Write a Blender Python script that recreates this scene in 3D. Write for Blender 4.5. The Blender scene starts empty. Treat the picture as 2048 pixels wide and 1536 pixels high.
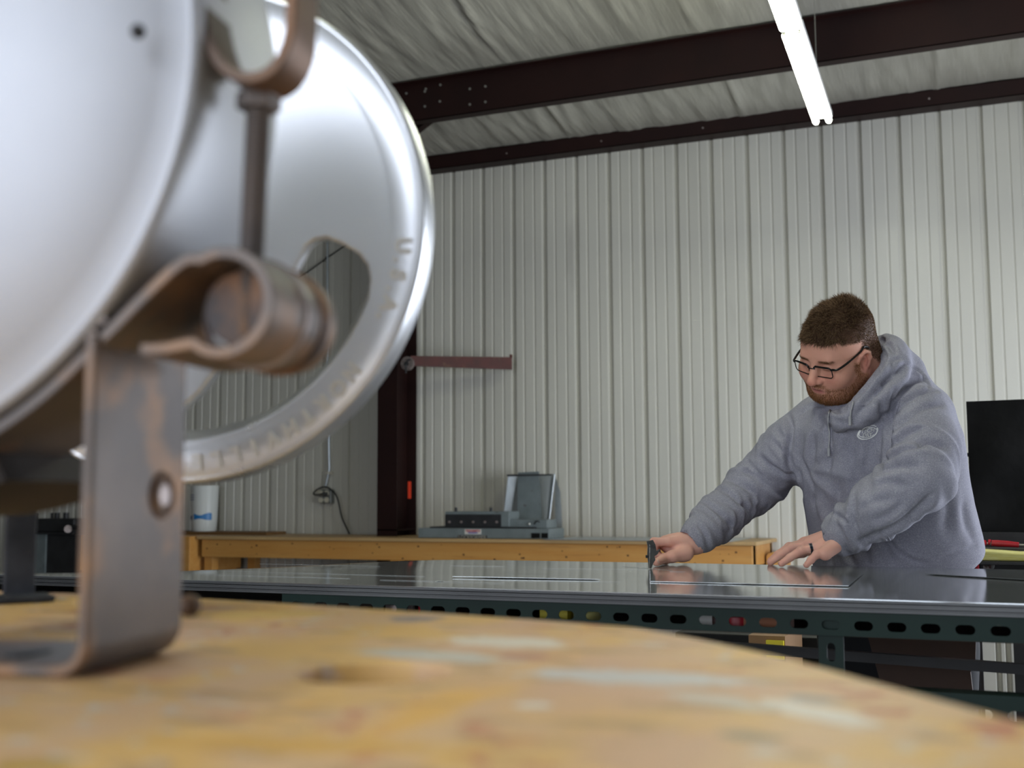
import bpy, math, random
import numpy as np
from mathutils import Vector, Matrix

# ------------------------------------------------------------------ camera, light, exposure
H = 1.30                      # camera height above the floor
FPX, PITCH, ROLL, YAW = 2350.0, 0.0951231, -0.0051927, -0.4037244
sc = bpy.context.scene
cy, sy, cp, sp = math.cos(YAW), math.sin(YAW), math.cos(PITCH), math.sin(PITCH)
FW = np.array([sy*cp, cy*cp, sp]); R0 = np.array([cy, -sy, 0.0]); U0 = np.cross(R0, FW)
RT = R0*math.cos(ROLL)+U0*math.sin(ROLL); UP = -R0*math.sin(ROLL)+U0*math.cos(ROLL)
CAM = np.array([0.0, 0.0, H])
cd = bpy.data.cameras.new('camera'); cam = bpy.data.objects.new('camera', cd); sc.collection.objects.link(cam)
cam.matrix_world = Matrix(((RT[0], UP[0], -FW[0], 0), (RT[1], UP[1], -FW[1], 0), (RT[2], UP[2], -FW[2], H), (0, 0, 0, 1)))
cd.sensor_width = 36; cd.lens = FPX/2048*36; cd.clip_start = 0.02; cd.clip_end = 60
cd.dof.use_dof = True; cd.dof.focus_distance = 3.0; cd.dof.aperture_fstop = 5.0
sc.camera = cam
sc.view_settings.view_transform = 'Standard'; sc.view_settings.look = 'None'
sc.view_settings.gamma = 1; sc.view_settings.use_curve_mapping = False
sc.view_settings.exposure = 0.3
world = bpy.data.worlds.new('world'); sc.world = world; world.use_nodes = True
world.node_tree.nodes['Background'].inputs[0].default_value = (0.62, 0.74, 1.0, 1)
world.node_tree.nodes['Background'].inputs[1].default_value = 0.3
def area_light(name, loc, aim, sx, sy_, energy, color):
    ld = bpy.data.lights.new(name, 'AREA'); ld.shape = 'RECTANGLE'; ld.size = sx; ld.size_y = sy_
    ld.energy = energy; ld.color = color
    o = bpy.data.objects.new(name, ld); sc.collection.objects.link(o); o.location = loc
    o.rotation_euler = (Vector(aim)-Vector(loc)).to_track_quat('-Z', 'Y').to_euler()
    return o
# daylight entering through the big roller-door opening behind the camera
area_light('door_daylight', (-1.5, -2.45, 1.85), (-1.2, 5.0, 1.0), 4.2, 3.4, 130, (0.84, 0.90, 1.0))
# and through a second opening in the right-hand wall
area_light('side_door_daylight', (2.37, 5.9, 1.25), (-1.0, 6.0, 1.2), 4.4, 2.3, 235, (0.84, 0.90, 1.0))

# ------------------------------------------------------------------ helpers
def M3(x, y, Z):              # pixel + distance along the view axis -> world
    return CAM + RT*((x-1024)/FPX*Z) + UP*((768-y)/FPX*Z) + FW*Z
def ray(x, y):
    return FW + RT*((x-1024)/FPX) + UP*((768-y)/FPX)
def atY(x, y, Y):
    d = ray(x, y); return CAM + d*(Y/d[1])
def atZ(x, y, z):             # z relative to the camera height
    d = ray(x, y); return CAM + d*(z/d[2])
def tag(o, label=None, cat=None, group=None, kind=None):
    if label: o['label'] = label
    if cat: o['category'] = cat
    if group: o['group'] = group
    if kind: o['kind'] = kind
    return o
def thing(name, label, cat, loc=(0, 0, 0), group=None, kind=None):
    o = bpy.data.objects.new(name, None); sc.collection.objects.link(o); o.location = loc
    o.empty_display_size = 0.05
    return tag(o, label, cat, group, kind)
def rootloc(p):
    while p is not None and p.parent is not None: p = p.parent
    return np.array(p.location) if p is not None else np.zeros(3)
def link_mesh(name, V, F, m, parent=None, smooth=35, bevel=0, seg=2, attrs=None):
    V = np.asarray(V, float) - rootloc(parent)
    me = bpy.data.meshes.new(name)
    me.from_pydata([tuple(v) for v in V], [], [tuple(int(i) for i in f) for f in F])
    me.validate(); me.update()
    if m: me.materials.append(m)
    if attrs:
        for k, a in attrs.items():
            ca = me.color_attributes.new(k, 'FLOAT_COLOR', 'POINT')
            c = np.ones((len(V), 4), np.float32); c[:, :3] = a
            ca.data.foreach_set('color', c.ravel())
    if smooth:
        me.shade_smooth()
        if smooth < 180: me.set_sharp_from_angle(angle=math.radians(smooth))
    o = bpy.data.objects.new(name, me); sc.collection.objects.link(o)
    if parent is not None: o.parent = parent
    if bevel:
        b = o.modifiers.new('bevel', 'BEVEL'); b.width = bevel; b.segments = seg; b.limit_method = 'ANGLE'; b.angle_limit = math.radians(40)
    return o
def frame(d, up=(0, 0, 1)):
    d = np.asarray(d, float); d = d/np.linalg.norm(d); up = np.asarray(up, float)
    if abs(d@up) > .98*np.linalg.norm(up): up = np.array([1.0, 0, 0])
    x = np.cross(up, d); x /= np.linalg.norm(x); y = np.cross(d, x)
    return x, y, d
class G:
    def __init__(s): s.v = []; s.f = []
    def add(s, V, F):
        n = len(s.v); s.v += [np.asarray(v, float) for v in V]; s.f += [[i+n for i in f] for f in F]; return s
    def box(s, c, size, ax=None):
        ax = np.eye(3) if ax is None else np.array(ax); c = np.asarray(c, float); h = np.array(size)/2
        V = [c+ax[0]*h[0]*i+ax[1]*h[1]*j+ax[2]*h[2]*k for i in (-1, 1) for j in (-1, 1) for k in (-1, 1)]
        return s.add(V, [(0, 1, 3, 2), (4, 6, 7, 5), (0, 4, 5, 1), (2, 3, 7, 6), (0, 2, 6, 4), (1, 5, 7, 3)])
    def box2(s, a, b):
        a = np.array(a, float); b = np.array(b, float); return s.box((a+b)/2, np.abs(b-a))
    def bar(s, a, b, w, h, up=(0, 0, 1)):
        a = np.array(a, float); b = np.array(b, float); x, y, d = frame(b-a, up)
        return s.box((a+b)/2, (w, h, np.linalg.norm(b-a)), (x, y, d))
    def tube(s, path, r, n=12, closed=False, cap=True, up=(0, 0, 1)):
        P = [np.array(p, float) for p in path]; rs = r if hasattr(r, '__len__') else [r]*len(P)
        V = []; F = []; k = len(P); px = None
        for i in range(k):
            a = P[i-1] if (i > 0 or closed) else P[i]; b = P[(i+1) % k] if (i < k-1 or closed) else P[i]
            d = (b-a); d /= np.linalg.norm(d)+1e-12
            if px is None: x, y, _ = frame(d, up)
            else:
                x = px-d*(px@d); x /= np.linalg.norm(x)+1e-12; y = np.cross(d, x)
            px = x
            V += [P[i]+rs[i]*(x*math.cos(2*math.pi*j/n)+y*math.sin(2*math.pi*j/n)) for j in range(n)]
        for i in range(k if closed else k-1):
            for j in range(n):
                a = i*n+j; b = i*n+(j+1) % n; c = ((i+1) % k)*n+(j+1) % n; d_ = ((i+1) % k)*n+j
                F.append((a, b, c, d_))
        if cap and not closed:
            F.append(tuple(range(n))[::-1]); F.append(tuple((k-1)*n+j for j in range(n)))
        return s.add(V, F)
    def cyl(s, a, b, r, n=24, r2=None): return s.tube([a, b], [r, r if r2 is None else r2], n)
    def sweep(s, path2d, width, O, X, Y, D):        # closed 2-D outline (x,y) extruded from 0..width along D
        n = len(path2d); V = [O+X*p[0]+Y*p[1] for p in path2d]+[O+X*p[0]+Y*p[1]+D*width for p in path2d]
        F = [(i, (i+1) % n, n+(i+1) % n, n+i) for i in range(n)]
        F += [tuple(range(n))[::-1], tuple(range(n, 2*n))]
        return s.add(V, F)
    def strip(s, path2d, t, width, O, X, Y, D):     # a bent flat bar: centre line + thickness, extruded along D
        P = np.array(path2d, float); n = len(P)
        T = np.gradient(P, axis=0); T /= np.linalg.norm(T, axis=1)[:, None]; N = np.stack([-T[:, 1], T[:, 0]], 1)
        A = P+N*t/2; B = P-N*t/2
        V = []
        for w in (0, width):
            V += [O+X*a[0]+Y*a[1]+D*w for a in A]+[O+X*b[0]+Y*b[1]+D*w for b in B]
        F = []; m = 2*n
        for i in range(n-1):
            F += [(i, i+1, n+i+1, n+i), (m+i, m+n+i, m+n+i+1, m+i+1), (i, m+i, m+i+1, i+1), (n+i, n+i+1, m+n+i+1, m+n+i)]
        F += [(0, n, m+n, m), (n-1, m+n-1, m+2*n-1, 2*n-1)]
        return s.add(V, F)
    def revolve(s, prof, O, A, n=64, up=(0, 0, 1), arc=None):   # prof: (radius, along-axis)
        x, y, d = frame(A, up); k = len(prof); V = []; F = []
        for j in range(n):
            t = 2*math.pi*j/n; e = x*math.cos(t)+y*math.sin(t)
            V += [O+e*p[0]+d*p[1] for p in prof]
        for j in range(n):
            for i in range(k-1):
                a = j*k+i; b = ((j+1) % n)*k+i; F.append((a, a+1, b+1, b))
        return s.add(V, F)
    def ball(s, c, r, n=16, ax=None):
        ax = np.eye(3) if ax is None else np.array(ax); r = np.array([r]*3 if not hasattr(r, '__len__') else r, float)
        V = []; F = []; m = n//2
        for i in range(m+1):
            for j in range(n):
                a = math.pi*i/m; b = 2*math.pi*j/n; q = r*np.array([math.sin(a)*math.cos(b), math.sin(a)*math.sin(b), math.cos(a)])
                V.append(np.asarray(c)+q@ax)
        for i in range(m):
            for j in range(n):
                F.append((i*n+j, (i+1)*n+j, (i+1)*n+(j+1) % n, i*n+(j+1) % n))
        return s.add(V, F)
    def build(s, name, m, parent=None, **k): return link_mesh(name, s.v, s.f, m, parent, **k)
def spline(P, n=8, closed=False):
    P = np.array(P, float); out = []; k = len(P)
    rng = range(k) if closed else range(k-1)
    for i in rng:
        p0 = P[(i-1) % k] if (closed or i > 0) else 2*P[0]-P[1]; p1 = P[i]; p2 = P[(i+1) % k]
        p3 = P[(i+2) % k] if (closed or i < k-2) else 2*P[-1]-P[-2]
        for j in range(n):
            t = j/n
            out.append(.5*((2*p1)+(-p0+p2)*t+(2*p0-5*p1+4*p2-p3)*t*t+(-p0+3*p1-3*p2+p3)*t**3))
    if not closed: out.append(P[-1])
    return np.array(out)
def curve_mesh(cu):
    o = bpy.data.objects.new('tmp_outline', cu); sc.collection.objects.link(o)
    dg = bpy.context.evaluated_depsgraph_get(); dg.update(); ev = o.evaluated_get(dg); me = ev.to_mesh()
    V = np.array([tuple(v.co) for v in me.vertices]).reshape(-1, 3); F = [tuple(p.vertices) for p in me.polygons]
    ev.to_mesh_clear(); bpy.data.objects.remove(o); bpy.data.curves.remove(cu)
    return V, F
def plate(outlines, t, O, X, Y, D, bevel=0):      # first outline outer, others holes; thickness centred on O plane
    cu = bpy.data.curves.new('tmp', 'CURVE'); cu.dimensions = '2D'; cu.fill_mode = 'BOTH'; cu.extrude = t/2-bevel; cu.bevel_depth = bevel
    for pts in outlines:
        sp_ = cu.splines.new('POLY'); sp_.points.add(len(pts)-1); sp_.use_cyclic_u = True
        for i, p in enumerate(pts): sp_.points[i].co = (p[0], p[1], 0, 1)
    V, F = curve_mesh(cu)
    return V@np.array([X, Y, D])+O, F
def text_mesh(s, size, ext, O, X, Y, D, shear=0, space=1.0, offset=0.0):
    cu = bpy.data.curves.new('tmp', 'FONT'); cu.body = s; cu.size = size; cu.extrude = ext; cu.align_x = 'CENTER'; cu.align_y = 'CENTER'
    cu.shear = shear; cu.space_character = space; cu.offset = offset; cu.resolution_u = 3
    V, F = curve_mesh(cu)
    return V@np.array([X, Y, D])+O, F
def circ(cx, cy_, r, n=32, ry=None, a0=0): return [(cx+r*math.cos(a0+2*math.pi*i/n), cy_+(ry or r)*math.sin(a0+2*math.pi*i/n)) for i in range(n)]
def slot(cx, cy_, w, h, n=6):
    r = h/2; o = []
    for i in range(n+1): a = -math.pi/2+math.pi*i/n; o.append((cx+w/2-r+r*math.cos(a), cy_+r*math.sin(a)))
    for i in range(n+1): a = math.pi/2+math.pi*i/n; o.append((cx-w/2+r+r*math.cos(a), cy_+r*math.sin(a)))
    return o

# ------------------------------------------------------------------ materials
def mat(name, col, rough=.5, metal=0, col2=None, nscale=8, stretch=(1, 1, 1), bump=0, bscale=60, col3=None, thr=(.55, .65), n3=5,
        rvar=0, spec=None, emit=None, estr=0, attr=None, sss=0, coat=0, bdist=.002, detail=4, alpha=None, trans=0, bstretch=(1, 1, 1)):
    m = bpy.data.materials.new(name); m.use_nodes = True; nt = m.node_tree; N = nt.nodes; L = nt.links; b = N['Principled BSDF']
    b.inputs['Roughness'].default_value = rough; b.inputs['Metallic'].default_value = metal
    b.inputs['Base Color'].default_value = (*col, 1)
    if spec is not None: b.inputs['Specular IOR Level'].default_value = spec
    if coat: b.inputs['Coat Weight'].default_value = coat
    if trans: b.inputs['Transmission Weight'].default_value = trans
    if sss:
        b.inputs['Subsurface Weight'].default_value = sss; b.inputs['Subsurface Radius'].default_value = (.012, .005, .003); b.inputs['Subsurface Scale'].default_value = 1
    if emit: b.inputs['Emission Color'].default_value = (*emit, 1); b.inputs['Emission Strength'].default_value = estr
    tc = N.new('ShaderNodeTexCoord')
    def noise(scale, st, det=detail, w=0.0):
        mp = N.new('ShaderNodeMapping'); mp.inputs['Scale'].default_value = st; mp.inputs['Location'].default_value = (w, w*.7, 0)
        L.new(tc.outputs['Object'], mp.inputs[0]); n = N.new('ShaderNodeTexNoise'); n.inputs['Scale'].default_value = scale; n.inputs['Detail'].default_value = det
        L.new(mp.outputs[0], n.inputs['Vector']); return n.outputs['Fac']
    src = None
    if attr:
        a = N.new('ShaderNodeVertexColor'); a.layer_name = attr; src = a.outputs['Color']
    def mix(fac, A, Bc):
        x = N.new('ShaderNodeMix'); x.data_type = 'RGBA'; L.new(fac, x.inputs[0])
        if A is None: x.inputs[6].default_value = (*col, 1)
        else: L.new(A, x.inputs[6])
        x.inputs[7].default_value = (*Bc, 1); return x.outputs[2]
    def ramp(fac, lo, hi):
        r = N.new('ShaderNodeMapRange'); r.inputs[1].default_value = lo; r.inputs[2].default_value = hi; L.new(fac, r.inputs[0]); return r.outputs[0]
    if col2 is not None: src = mix(ramp(noise(nscale, stretch), .35, .65), src, col2)
    if col3 is not None: src = mix(ramp(noise(n3, stretch, 6, 7.3), *thr), src, col3)
    if src is not None: L.new(src, b.inputs['Base Color'])
    if rvar:
        mr = N.new('ShaderNodeMapRange'); mr.inputs[3].default_value = max(0, rough-rvar); mr.inputs[4].default_value = rough+rvar
        L.new(noise(nscale*.8, stretch, 4, 3.1), mr.inputs[0]); L.new(mr.outputs[0], b.inputs['Roughness'])
    if bump:
        bp = N.new('ShaderNodeBump'); bp.inputs['Strength'].default_value = bump; bp.inputs['Distance'].default_value = bdist
        L.new(noise(bscale, bstretch, 4, 1.7), bp.inputs['Height']); L.new(bp.outputs[0], b.inputs['Normal'])
    return m
MT = {}
MT['wall'] = mat('painted_wall_steel', (.57, .555, .495), .36, 0, (.51, .495, .44), 1.2, (1, 1, .25), col3=(.42, .40, .36), thr=(.62, .8), n3=2.5, rvar=.08)
MT['wall_side'] = mat('painted_wall_plain', (.27, .27, .26), .5)
MT['ceil'] = mat('vinyl_insulation', (.37, .355, .30), .42, 0, (.31, .295, .25), 1.5, bump=.35, bscale=9, bstretch=(3.5, .35, 1), bdist=.02)
MT['floor'] = mat('concrete', (.20, .19, .18), .55, 0, (.13, .125, .12), 2.0, bump=.1, bscale=40)
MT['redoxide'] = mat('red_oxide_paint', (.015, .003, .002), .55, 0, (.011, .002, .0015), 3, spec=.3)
MT['redarm'] = mat('red_brown_steel', (.10, .022, .016), .45, 0, (.07, .02, .015), 9, col3=(.16, .08, .04), thr=(.6, .7), n3=14)
MT['letter'] = mat('polished_raised_metal', (1, 1, 1), .35, .2)
MT['white_enamel'] = mat('white_enamel', (.8, .8, .78), .35)
MT['tube'] = mat('fluorescent_tube', (.9, .9, .9), .3, emit=(.95, 1.0, .80), estr=46)
MT['tubecap'] = mat('tube_cap', (.45, .45, .42), .3, .8)
MT['pine'] = mat('pine_board', (.52, .245, .058), .45, 0, (.56, .29, .08), 3, (.5, 6, 6), bump=.08, bscale=30, col3=(.38, .17, .05), thr=(.6, .75), n3=4)
MT['pine_top'] = mat('worn_plywood_top', (.50, .33, .15), .5, 0, (.42, .27, .12), 3, (.6, 4, 4))
MT['knot'] = mat('pine_knot', (.09, .035, .012), .6)
MT['dark'] = mat('blackened_steel', (.012, .012, .013), .5, 0, (.02, .02, .022), 8)
MT['black'] = mat('black_vinyl', (.004, .004, .004), .8, 0, (.010, .010, .010), 3, bump=.5, bscale=7, bdist=.02, spec=.12)
MT['grey_paint'] = mat('grey_machine_paint', (.17, .20, .205), .42, 0, (.13, .155, .16), 8, col3=(.07, .06, .055), thr=(.66, .72), n3=25)
MT['grey_panel'] = mat('grey_cabinet_panel', (.30, .32, .32), .4, 0, (.26, .28, .28), 5)
MT['galv'] = mat('galvanised_sheet', (.50, .54, .56), .32, .7, (.44, .48, .50), 14)
MT['green'] = mat('green_slotted_angle', (.005, .024, .0175), .5, 0, (.0035, .016, .012), 7, col3=(.14, .15, .10), thr=(.76, .80), n3=34, spec=.25)
MT['sheet'] = mat('steel_sheet', (.47, .495, .50), .10, .72, (.42, .445, .455), 3, (1, 3, 1), rvar=.04, bump=.03, bscale=2.2, bdist=.01)
MT['sheet_edge'] = mat('sheared_steel_edge', (.17, .175, .175), .45, .8, (.11, .112, .115), 3)
MT['scratch'] = mat('bright_scribe_line', (.55, .57, .58), .45, .6)
MT['alu'] = mat('dull_cast_aluminium', (.52, .535, .57), .50, .4, (.47, .485, .52), 5, rvar=.08, bump=.06, bscale=18, bdist=.004, col3=(.52, .54, .58), thr=(.62, .8), n3=7)
MT['alu_polish'] = mat('polished_aluminium', (.93, .95, .99), .30, .75, (.86, .88, .92), 6, (1, 1, 1), rvar=.07, bump=.05, bscale=14, bdist=.004)
MT['rust'] = mat('rusty_dark_steel', (.11, .097, .092), .52, .3, (.165, .135, .118), 12, col3=(.36, .20, .10), thr=(.50, .66), n3=13, rvar=.1, bump=.2, bscale=60, bdist=.001)
MT['darkiron'] = mat('dark_brown_iron', (.075, .055, .042), .5, .3, (.17, .085, .04), 12, rvar=.1, bump=.2, bscale=60, bdist=.001)
MT['rust2'] = mat('heavily_rusted_steel', (.11, .065, .04), .6, .2, (.20, .09, .035), 14, col3=(.05, .04, .038), thr=(.5, .65), n3=20, bump=.2, bscale=70)
MT['bolt'] = mat('worn_bolt_steel', (.36, .31, .30), .45, .6, (.25, .20, .18), 40)
MT['blackchip'] = mat('chipped_black_paint', (.022, .024, .03), .6, 0, (.05, .052, .06), 20, col3=(.28, .20, .16), thr=(.62, .68), n3=40, spec=.25)
MT['darkguard'] = mat('dark_guard_steel', (.018, .013, .010), .6, 0, (.03, .02, .014), 12, spec=.25)  # near-black brown for the curved strip under the drum
MT['redtape'] = mat('red_orange_tape', (.75, .05, .015), .5)
MT['cream'] = mat('cream_plastic', (.55, .52, .42), .4)
MT['boxgrey'] = mat('grey_outlet_box', (.22, .23, .22), .4, .5)
MT['rubber'] = mat('black_rubber', (.01, .01, .01), .5)
MT['whiteplastic'] = mat('white_plastic_jug', (.62, .64, .62), .35)
MT['bluelabel'] = mat('blue_label', (.015, .16, .42), .4)
MT['ink'] = mat('blue_grey_ink', (.16, .18, .28), .5)
MT['red'] = mat('red_plastic_grip', (.55, .012, .03), .35, 0, (.40, .008, .02), 20)
MT['yellow'] = mat('yellow_paper', (.66, .60, .17), .7, 0, (.72, .68, .28), 20, (1, 1, 12))
MT['orange'] = mat('orange_plastic', (.42, .13, .03), .5)
MT['cardboard'] = mat('kraft_cardboard', (.30, .17, .08), .75, 0, (.26, .15, .07), 5)
MT['darkboard'] = mat('dark_brown_board', (.055, .024, .012), .7, 0, (.04, .018, .009), 5)
MT['darkboardk'] = mat('backdrop_black', (.008, .008, .008), .6, spec=.2)  # black of the added backdrop behind the cardboard box
MT['browned'] = mat('aged_brown_board', (.17, .085, .025), .6, 0, (.13, .065, .02), 6, (.5, 5, 5))
MT['safety'] = mat('safety_yellow', (.75, .62, .01), .5)
MT['stickerwhite'] = mat('white_sticker', (.62, .62, .58), .5)
MT['stickerred'] = mat('red_print', (.45, .02, .04), .5)
MT['stickerblue'] = mat('blue_print', (.08, .08, .35), .5)
MT['paleink'] = mat('pale_print', (.30, .29, .25), .5)
# ------------------------------------------------------------------ the building shell
D = 9.667; PITCH_RIB = .3048; EAVE = H+3.016; CEIL0 = EAVE+.125; SL = .165
def rib_profile(xs, x0, x1):
    pts = [(x0, D)]
    for xc in xs:
        a = [(xc-.027, D), (xc-.017, D+.032), (xc+.017, D+.032), (xc+.027, D)]
        for k in (1, 2):
            m_ = xc+PITCH_RIB*k/3; a += [(m_-.011, D), (m_-.006, D+.007), (m_+.006, D+.007), (m_+.011, D)]
        pts += [p for p in a if x0 < p[0] < x1]
    pts.append((x1, D)); return pts
def ribbed(name, xs, x0, x1, z0, z1):
    P = rib_profile(xs, x0, x1); n = len(P)
    V = [(p[0], p[1], z0) for p in P]+[(p[0], p[1], z1) for p in P]
    F = [(i, i+1, n+i+1, n+i) for i in range(n-1)]
    o = link_mesh(name, V, F, MT['wall'], smooth=0); tag(o, kind='structure'); return o
X0R = -4.7195
ribbed('wall_back', [X0R+PITCH_RIB*n for n in range(-1, 40)], -5.10, 2.4, 0, CEIL0+.1)
ribbed('wall_back_left', [-5.800-.3055*n for n in range(0, 25)][::-1], -13.0, -5.10, 0, CEIL0+.1)
def sbox(name, a, b, m): return tag(G().box2(a, b).build(name, m, smooth=0), kind='structure')
XR_, YF_ = 2.4, -2.5
sbox('floor', (-13, YF_, -.1), (XR_, D+.05, 0), MT['floor'])
sbox('wall_left', (-13.1, YF_, 0), (-13, D+.05, 6.2), MT['wall_side'])
g = G(); g.box2((XR_, YF_, 0), (XR_+.1, 3.4, 6.2)); g.box2((XR_, 8.2, 0), (XR_+.1, D+.05, 6.2)); g.box2((XR_, 3.4, 2.5), (XR_+.1, 8.2, 6.2))
tag(g.build('wall_right', MT['wall_side'], smooth=0), kind='structure')
g = G(); g.box2((-13, YF_-.1, 0), (-3.7, YF_, 6.2)); g.box2((.7, YF_-.1, 0), (XR_, YF_, 6.2)); g.box2((-3.7, YF_-.1, 3.65), (.7, YF_, 6.2))
tag(g.build('wall_front', MT['wall_side'], smooth=0), kind='structure')
g = G(); g.box2((-3.85, YF_, 0), (-3.7, YF_+.03, 3.8)); g.box2((.7, YF_, 0), (.85, YF_+.03, 3.8)); g.box2((-3.85, YF_, 3.65), (.85, YF_+.03, 3.8))
tag(g.build('trim_1', MT['redoxide'], smooth=0), kind='structure')
# insulation blanket: sags between the purlins and gathers into creases that run up the slope
rs = np.random.RandomState(3)
PUR = [8.30]+[6.20-1.52*k for k in range(8)]
nx, ny = 620, 150
xs_ = np.linspace(-13, XR_, nx); ys_ = np.linspace(YF_, D+.03, ny); XX, YY = np.meshgrid(xs_, ys_, indexing='ij')
edges = np.array(sorted(PUR+[D])); idx = np.clip(np.searchsorted(edges, YY)-1, 0, len(edges)-2)
lo = edges[idx]; hi = edges[idx+1]; tt = np.clip((YY-lo)/(hi-lo), 0, 1)
sagA = .055+.02*np.sin(XX*1.3+idx*2.1)
ZZ = CEIL0+(D-YY)*SL-sagA*np.sin(np.pi*tt)**.8
wr = np.zeros_like(XX)
for k in range(60):
    f0 = rs.uniform(10, 75); ph = rs.uniform(0, 6.28); am = .0065/(1+f0*.08); sl_ = rs.uniform(-.5, .5)
    wr += am*np.sin(f0*(XX+sl_*.35*YY+.05*np.sin(YY*rs.uniform(2, 5)+ph))+ph)*(.4+.6*np.clip(np.sin(XX*rs.uniform(.4, 1.6)+ph), 0, 1))
ZZ += wr*(.08+.92*np.sin(np.pi*tt)**.7)*.8
for xs0 in np.arange(-12.6, XR_, 1.52):
    ZZ -= .03*np.exp(-((XX-xs0-.04*np.sin(3*YY))/.02)**2)*np.sin(np.pi*tt)
V = np.stack([XX.ravel(), YY.ravel(), ZZ.ravel()], 1)
ii = np.arange(nx*ny).reshape(nx, ny)
F = np.stack([ii[:-1, :-1].ravel(), ii[:-1, 1:].ravel(), ii[1:, 1:].ravel(), ii[1:, :-1].ravel()], 1)
tag(link_mesh('ceiling', V, F, MT['ceil'], smooth=180), kind='structure')
# roof above the blanket so that no sky leaks in
V = [(-13.2, YF_-.2, CEIL0+(D-YF_+.2)*SL+.15), (XR_+.2, YF_-.2, CEIL0+(D-YF_+.2)*SL+.15), (XR_+.2, D+.3, CEIL0+.12), (-13.2, D+.3, CEIL0+.12)]
tag(link_mesh('ceiling_roof_deck', V, [(0, 1, 2, 3)], MT['wall_side'], smooth=0), kind='structure')

# eave beam along the top of the wall (a C-section)
e = thing('eave_beam', 'dark red-brown steel beam running along the top of the ribbed wall', 'beam', (-3, D-.08, EAVE))
g = G(); g.box2((-13, D-.165, EAVE), (XR_, D-.002, EAVE+.006)); g.box2((-13, D-.165, EAVE), (XR_, D-.159, EAVE+.13)); g.box2((-13, D-.165, EAVE+.124), (XR_, D-.002, EAVE+.13))
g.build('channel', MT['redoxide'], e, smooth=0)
g = G()
for k in range(12): g.cyl((-5+.9*k, D-.170, EAVE+.06), (-5+.9*k, D-.164, EAVE+.06), .008, 8)
g.build('bolt', MT['bolt'], e)
# purlins
for k, py in enumerate(PUR):
    zb = H+3.038+(8.30-py)*SL; hh = .315
    if k > 3: break
    o = thing('roof_purlin', ['large dark red-brown steel purlin crossing the ceiling under the insulation',
        'steel purlin overhead, second from the ribbed wall', 'steel purlin overhead, third from the ribbed wall', 'steel purlin overhead, fourth from the ribbed wall'][k], 'beam', (-3, py, zb), 'roof purlins')
    g = G(); g.box2((-13, py-.05, zb), (XR_, py-.044, zb+hh)); g.box2((-13, py-.05, zb), (XR_, py+.05, zb+.006)); g.box2((-13, py-.12, zb+hh-.006), (XR_, py-.044, zb+hh))
    g.box2((-13, py+.044, zb), (XR_, py+.05, zb+.022))
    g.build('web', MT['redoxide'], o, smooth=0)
    if k == 0:
        for px_, py_ in ((850, 183), (850, 213), (852, 178), (881, 170), (880, 203), (940, 178), (971, 173), (940, 209), (971, 204), (813, 187), (810, 225)):
            w_ = atY(px_, py_, py-.05); g = G(); g.cyl(w_+np.array([0, -.006, 0]), w_+np.array([0, .001, 0]), .010, 8); g.build('bolt_head', MT['tubecap'], o)
# main frame column and rafter
COL = (-5.266, -5.066)
o = thing('steel_column', 'dark red-brown steel column standing against the ribbed wall', 'column', (-5.166, 9.42, 0))
g = G(); g.box2((COL[0], 9.24, 0), (COL[1], 9.252, EAVE+.1)); g.box2((COL[0], 9.60, 0), (COL[1], 9.612, EAVE+.1)); g.box2((-5.172, 9.25, 0), (-5.160, 9.605, EAVE+.1))
g.box2((COL[0], 9.24, 1.0), (COL[1], 9.61, 1.01))
g.build('shaft', MT['redoxide'], o, smooth=0)
w0 = atY(819, 963, 9.23); w1 = atY(819, 997, 9.23)
tag(G().box((w0+w1)/2, (.030, .004, abs(w0[2]-w1[2]))).build('tape_strip', MT['redtape'], o), 'red-orange strip of tape')
o = thing('roof_rafter', 'dark red-brown steel rafter rising from the top of the wall column', 'beam', (-5.166, 5, EAVE+.2))
g = G()
for zz in (-.30, .10):
    V = [(COL[0], D, EAVE+zz), (COL[1], D, EAVE+zz), (COL[1], YF_, EAVE+zz+(D-YF_)*SL), (COL[0], YF_, EAVE+zz+(D-YF_)*SL)]
    V += [(v[0], v[1], v[2]+.012) for v in V]
    g.add(V, [(0, 1, 2, 3), (7, 6, 5, 4), (0, 4, 5, 1), (1, 5, 6, 2), (2, 6, 7, 3), (3, 7, 4, 0)])
V = [(-5.170, D, EAVE-.30), (-5.162, D, EAVE-.30), (-5.162, YF_, EAVE-.30+(D-YF_)*SL), (-5.170, YF_, EAVE-.30+(D-YF_)*SL)]; V += [(v[0], v[1], v[2]+.4) for v in V]
g.add(V, [(0, 1, 2, 3), (7, 6, 5, 4), (0, 4, 5, 1), (1, 5, 6, 2), (2, 6, 7, 3), (3, 7, 4, 0)])
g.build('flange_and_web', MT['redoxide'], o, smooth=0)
o = thing('flange_brace', 'short dark diagonal brace between purlin and rafter', 'brace', tuple(atY(850, 245, 8.35)))
G().bar(atY(800, 285, 8.7), atY(880, 222, 8.3), .06, .06).build('angle_bar', MT['redoxide'], o, smooth=0)
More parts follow.
